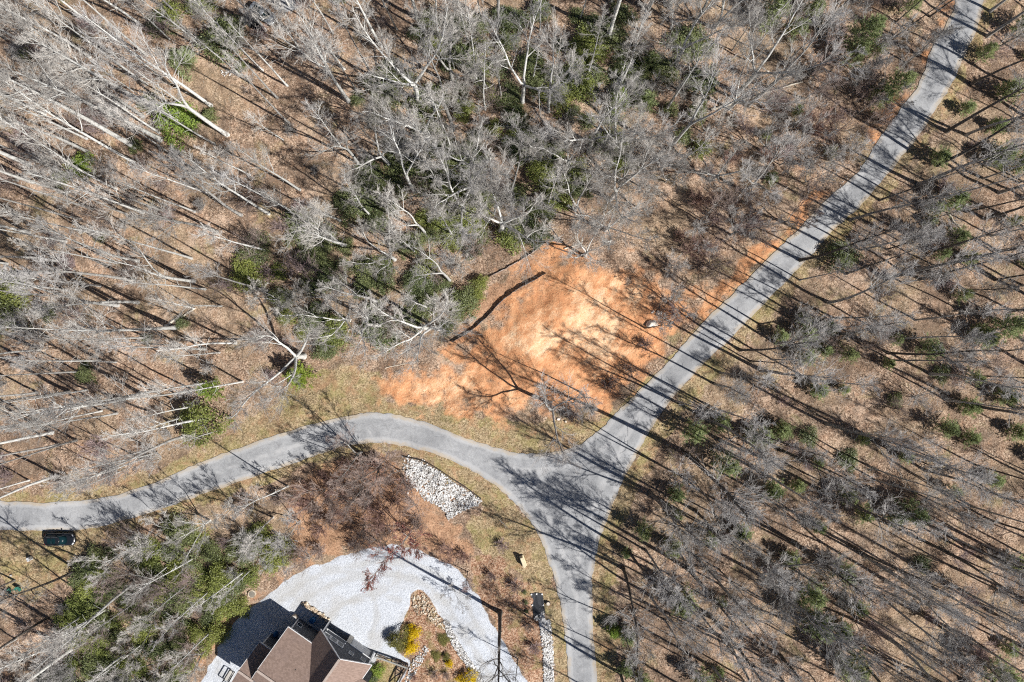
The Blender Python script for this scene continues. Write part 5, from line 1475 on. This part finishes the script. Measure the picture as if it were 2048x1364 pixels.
    MB().box((-0.17 * L, 0, zt + 0.062), (0.26 * L, hwT * 1.1, 0.02)).build('sunroof', m_cglass, root, bevel=0.005)
    MB().bar((-0.17 * L, -hwT * 0.62, zt + 0.07), (-0.17 * L, hwT * 0.62, zt + 0.07), 0.05, 0.02).build('sunroof_bar', m_rail, root)
    return tag(root, label, 'car')
m_rail = simple('dark_metal', (0.12, 0.13, 0.14), 0.4, 0.05, metallic=0.6)
m_lamp = simple('headlight_glass', (0.62, 0.63, 0.64), 0.15, 0.02, spec=0.6)
m_tail = simple('tail_light_red', (0.30, 0.01, 0.01), 0.25, 0.05)
m_tyre = simple('tyre_rubber', (0.02, 0.02, 0.02), 0.8, 0.2)
m_blk = simple('black_car_paint', (0.012, 0.014, 0.018), 0.18, 0.05, spec=0.6)
m_slv = simple('silver_car_paint', (0.34, 0.36, 0.38), 0.3, 0.05, spec=0.5, metallic=0.3)
car(127, 1076, 0.0, 4.55, 1.9, 1.65, m_blk, 'black car parked on the grass beside the road')
car(530, 33, math.radians(-35), 4.4, 1.8, 1.5, m_slv, 'silver car half hidden by branches at the top edge')
# paved pad and dark trailer by the silver car
pad = [(545, -30), (532, 4), (545, 30), (585, 22), (605, 12), (612, -30)]
sheet('paved_pad', PX(pad), simple('grey_concrete', (0.36, 0.36, 0.365), 0.9, 0.15, 0.8), 0.14, 1.0, 0.4)
p = G(507, 47)
tr_ = empty('utility_trailer', p, math.radians(-38))
MB().span((-1.2, -0.6, 0.45), (1.2, 0.6, 0.52)).span((-1.2, -0.6, 0.52), (1.2, -0.55, 0.8)).span((-1.2, 0.55, 0.52), (1.2, 0.6, 0.8)).span((-1.2, -0.55, 0.52), (-1.15, 0.55, 0.8)).span((1.15, -0.55, 0.52), (1.2, 0.55, 0.8)).build('bed', m_black, tr_)
MB().bar((1.2, 0, 0.48), (2.1, 0, 0.42), 0.1).build('drawbar', m_black, tr_)
for s in (-1, 1):
    wv = MB().lathe([(0.27, -0.08), (0.29, 0), (0.27, 0.08)], 14).build('wheel', m_tyre, tr_, (0, s * 0.72, 0.29)); wv.rotation_euler = (math.pi / 2, 0, 0)
tag(tr_, 'small dark trailer beside the silver car at the top edge', 'trailer')

# ------------------------------------------------------------------ small things on the grass below the car
m_green = simple('green_plastic', (0.04, 0.15, 0.115), 0.45, 0.1)
def chair(u, v, rz, label):
    p = G(u, v); o = empty('garden_chair', p, rz)
    MB().span((-0.3, -0.28, 0.38), (0.3, 0.28, 0.43)).build('seat', m_green, o, bevel=0.015)
    MB().prism([(-0.3, -0.28, 0.43), (-0.3, 0.28, 0.43), (-0.46, 0.28, 1.0), (-0.46, -0.28, 1.0)], (0.04, 0, 0)).build('backrest', m_green, o)
    for sx in (-1, 1):
        for sy in (-1, 1):
            MB().bar((sx * 0.26, sy * 0.25, 0.38), (sx * 0.3, sy * 0.28, -0.05), 0.05).build('leg', m_green, o)
    for sy in (-1, 1):
        MB().bar((-0.38, sy * 0.31, 0.66), (0.3, sy * 0.31, 0.64), 0.08, 0.04).build('armrest', m_green, o)
    return tag(o, label, 'chair')
chair(21, 1180, 2.2, 'green garden chair nearer the side edge, on the grass below the car')
chair(43, 1176, -0.7, 'green garden chair farther from the side edge, below the car')
p = G(63, 1116)
ub = empty('utility_pedestal', p, 0.4)
MB().box((0, 0, 0.35), (0.4, 0.55, 0.75)).build('cabinet', m_white, ub, bevel=0.04)
MB().box((0, 0, 0.75), (0.46, 0.61, 0.08)).build('lid', m_white, ub, bevel=0.03)
tag(ub, 'white box standing on the grass behind the parked car', 'box')
boulder(23, 1150, (0.2, 0.2, 0.18), 0.3, M['rock_white'], 'small white rock on the grass above the green chairs', seed=9)
# round well cover near the drive's corner
p = G(504, 1188)
wc = empty('well_cover', p)
MB().lathe([(0.62, -0.1), (0.62, 0.2), (0.5, 0.2)], 24).build('ring', M['rock_tan'], wc)
MB().lathe([(0.48, 0.1), (0.46, 0.22), (0.1, 0.25)], 24).build('lid', simple('grey_lid', (0.22, 0.2, 0.17), 0.8), wc)
tag(wc, 'round concrete well cover at the corner of the gravel drive', 'well')

# ------------------------------------------------------------------ labels that single each plant out
LM = [('the black parked car', 127, 1076), ('the silver car', 530, 33), ('the large pale boulder', 1303, 648), ('the white rock slope', 885, 975), ('the black mat', 1075, 1205), ('the tan barrel by the house', 591, 1233), ('the yellow flowering bushes', 825, 1275),
      ('the road junction', 1190, 930), ('the inside of the road bend', 748, 885), ('the upper silt fence', 1030, 528), ('the long silt fence', 1000, 608), ('the long fallen trunk', 1500, 195), ('the short fallen trunk beyond the long road', 1910, 445), ('the bright green round bush', 362, 252), ('the yellow-green round bush', 414, 846), ('the large dark bush in the upper wood', 455, 92),
      ('the lone tree of the clay bank', 1102, 806), ('the cream stone block', 1046, 1121), ('the top end of the long road', 1940, 0), ('the bottom end of the road', 1165, 1364), ('the road\'s end at the side edge', 0, 1030), ('the well cover', 504, 1188),
      ('the picture\'s top left corner', 0, 0), ('the picture\'s top right corner', 2048, 0), ('the picture\'s bottom right corner', 2048, 1364), ('the picture\'s bottom left corner', 0, 1364), ('the middle of the top edge', 1024, 0), ('the middle of the right edge', 2048, 682), ('the middle of the left edge', 0, 682), ('the middle of the bottom edge', 1024, 1364),
      ('the big forked tree behind the lot', 1003, 462), ('the pale fallen trunk above the bend', 360, 635), ('the white utility box', 63, 1116), ('the green chairs', 32, 1178), ('the feathery bush at the grass strip', 607, 752), ('the pine in the middle wood', 1235, 215), ('the point midway along the long road', 1580, 500), ('the bend of the gravel drive', 936, 1142), ('the dark bush on the far verge', 1680, 515), ('the small bright pine by the road', 1225, 1255)]
lmxy = [(nm, P(u, v)) for nm, u, v in LM]
ORD = ['nearest', 'second nearest', 'third nearest', 'fourth nearest', 'fifth nearest', 'sixth nearest', 'seventh nearest', 'eighth nearest', 'ninth nearest', 'tenth nearest', 'eleventh nearest', 'twelfth nearest', 'thirteenth nearest', 'fourteenth nearest', 'fifteenth nearest', 'sixteenth nearest', 'seventeenth nearest', 'eighteenth nearest', 'nineteenth nearest', 'twentieth nearest'] + ['twenty-%s nearest' % q for q in ('first', 'second', 'third', 'fourth', 'fifth', 'sixth', 'seventh', 'eighth', 'ninth')] + ['thirtieth nearest'] + ['thirty-%s nearest' % q for q in ('first', 'second', 'third', 'fourth', 'fifth')]
GENERIC_OK = {'tree': 'bare tree', 'evergreen shrub': 'evergreen shrub', 'young pine': 'young pine', 'bare bush': 'leafless bush', 'green bush': 'green bush', 'garden bush': 'garden bush'}
GRP = {'tree': 'bare trees of the woods', 'evergreen shrub': 'evergreen shrubs of the thickets', 'young pine': 'young pines in the woods', 'bare bush': 'leafless bushes under the trees', 'green bush': 'single green bushes', 'garden bush': 'garden shrubs by the house'}
bykind = {}
for t in THINGS:
    bykind.setdefault(t[0], []).append(t)
for kw, items in bykind.items():
    count = {}
    for t in items: count[t[4]] = count.get(t[4], 0) + 1
    # rank every repeated thing among those that share its description
    for d in set(count):
        same = [t for t in items if t[4] == d]
        if len(same) == 1:
            same[0][1]['label'] = d
        else:
            best = {}
            for nm, q in lmxy:
                order = sorted(range(len(same)), key=lambda i: (same[i][2] - q.x) ** 2 + (same[i][3] - q.y) ** 2)
                for r_, i in enumerate(order[:len(ORD)]):
                    if i not in best or r_ < best[i][0]:
                        best[i] = (r_, nm)
            for i, t in enumerate(same):
                if i in best:
                    t[1]['label'] = f'{d}, {ORD[best[i][0]]} to {best[i][1]}'
                else:
                    t[1]['label'] = f'{d} standing amid the woods far from any landmark'
        for t in same:
            if 'group' not in t[1]: t[1]['group'] = GRP[kw]
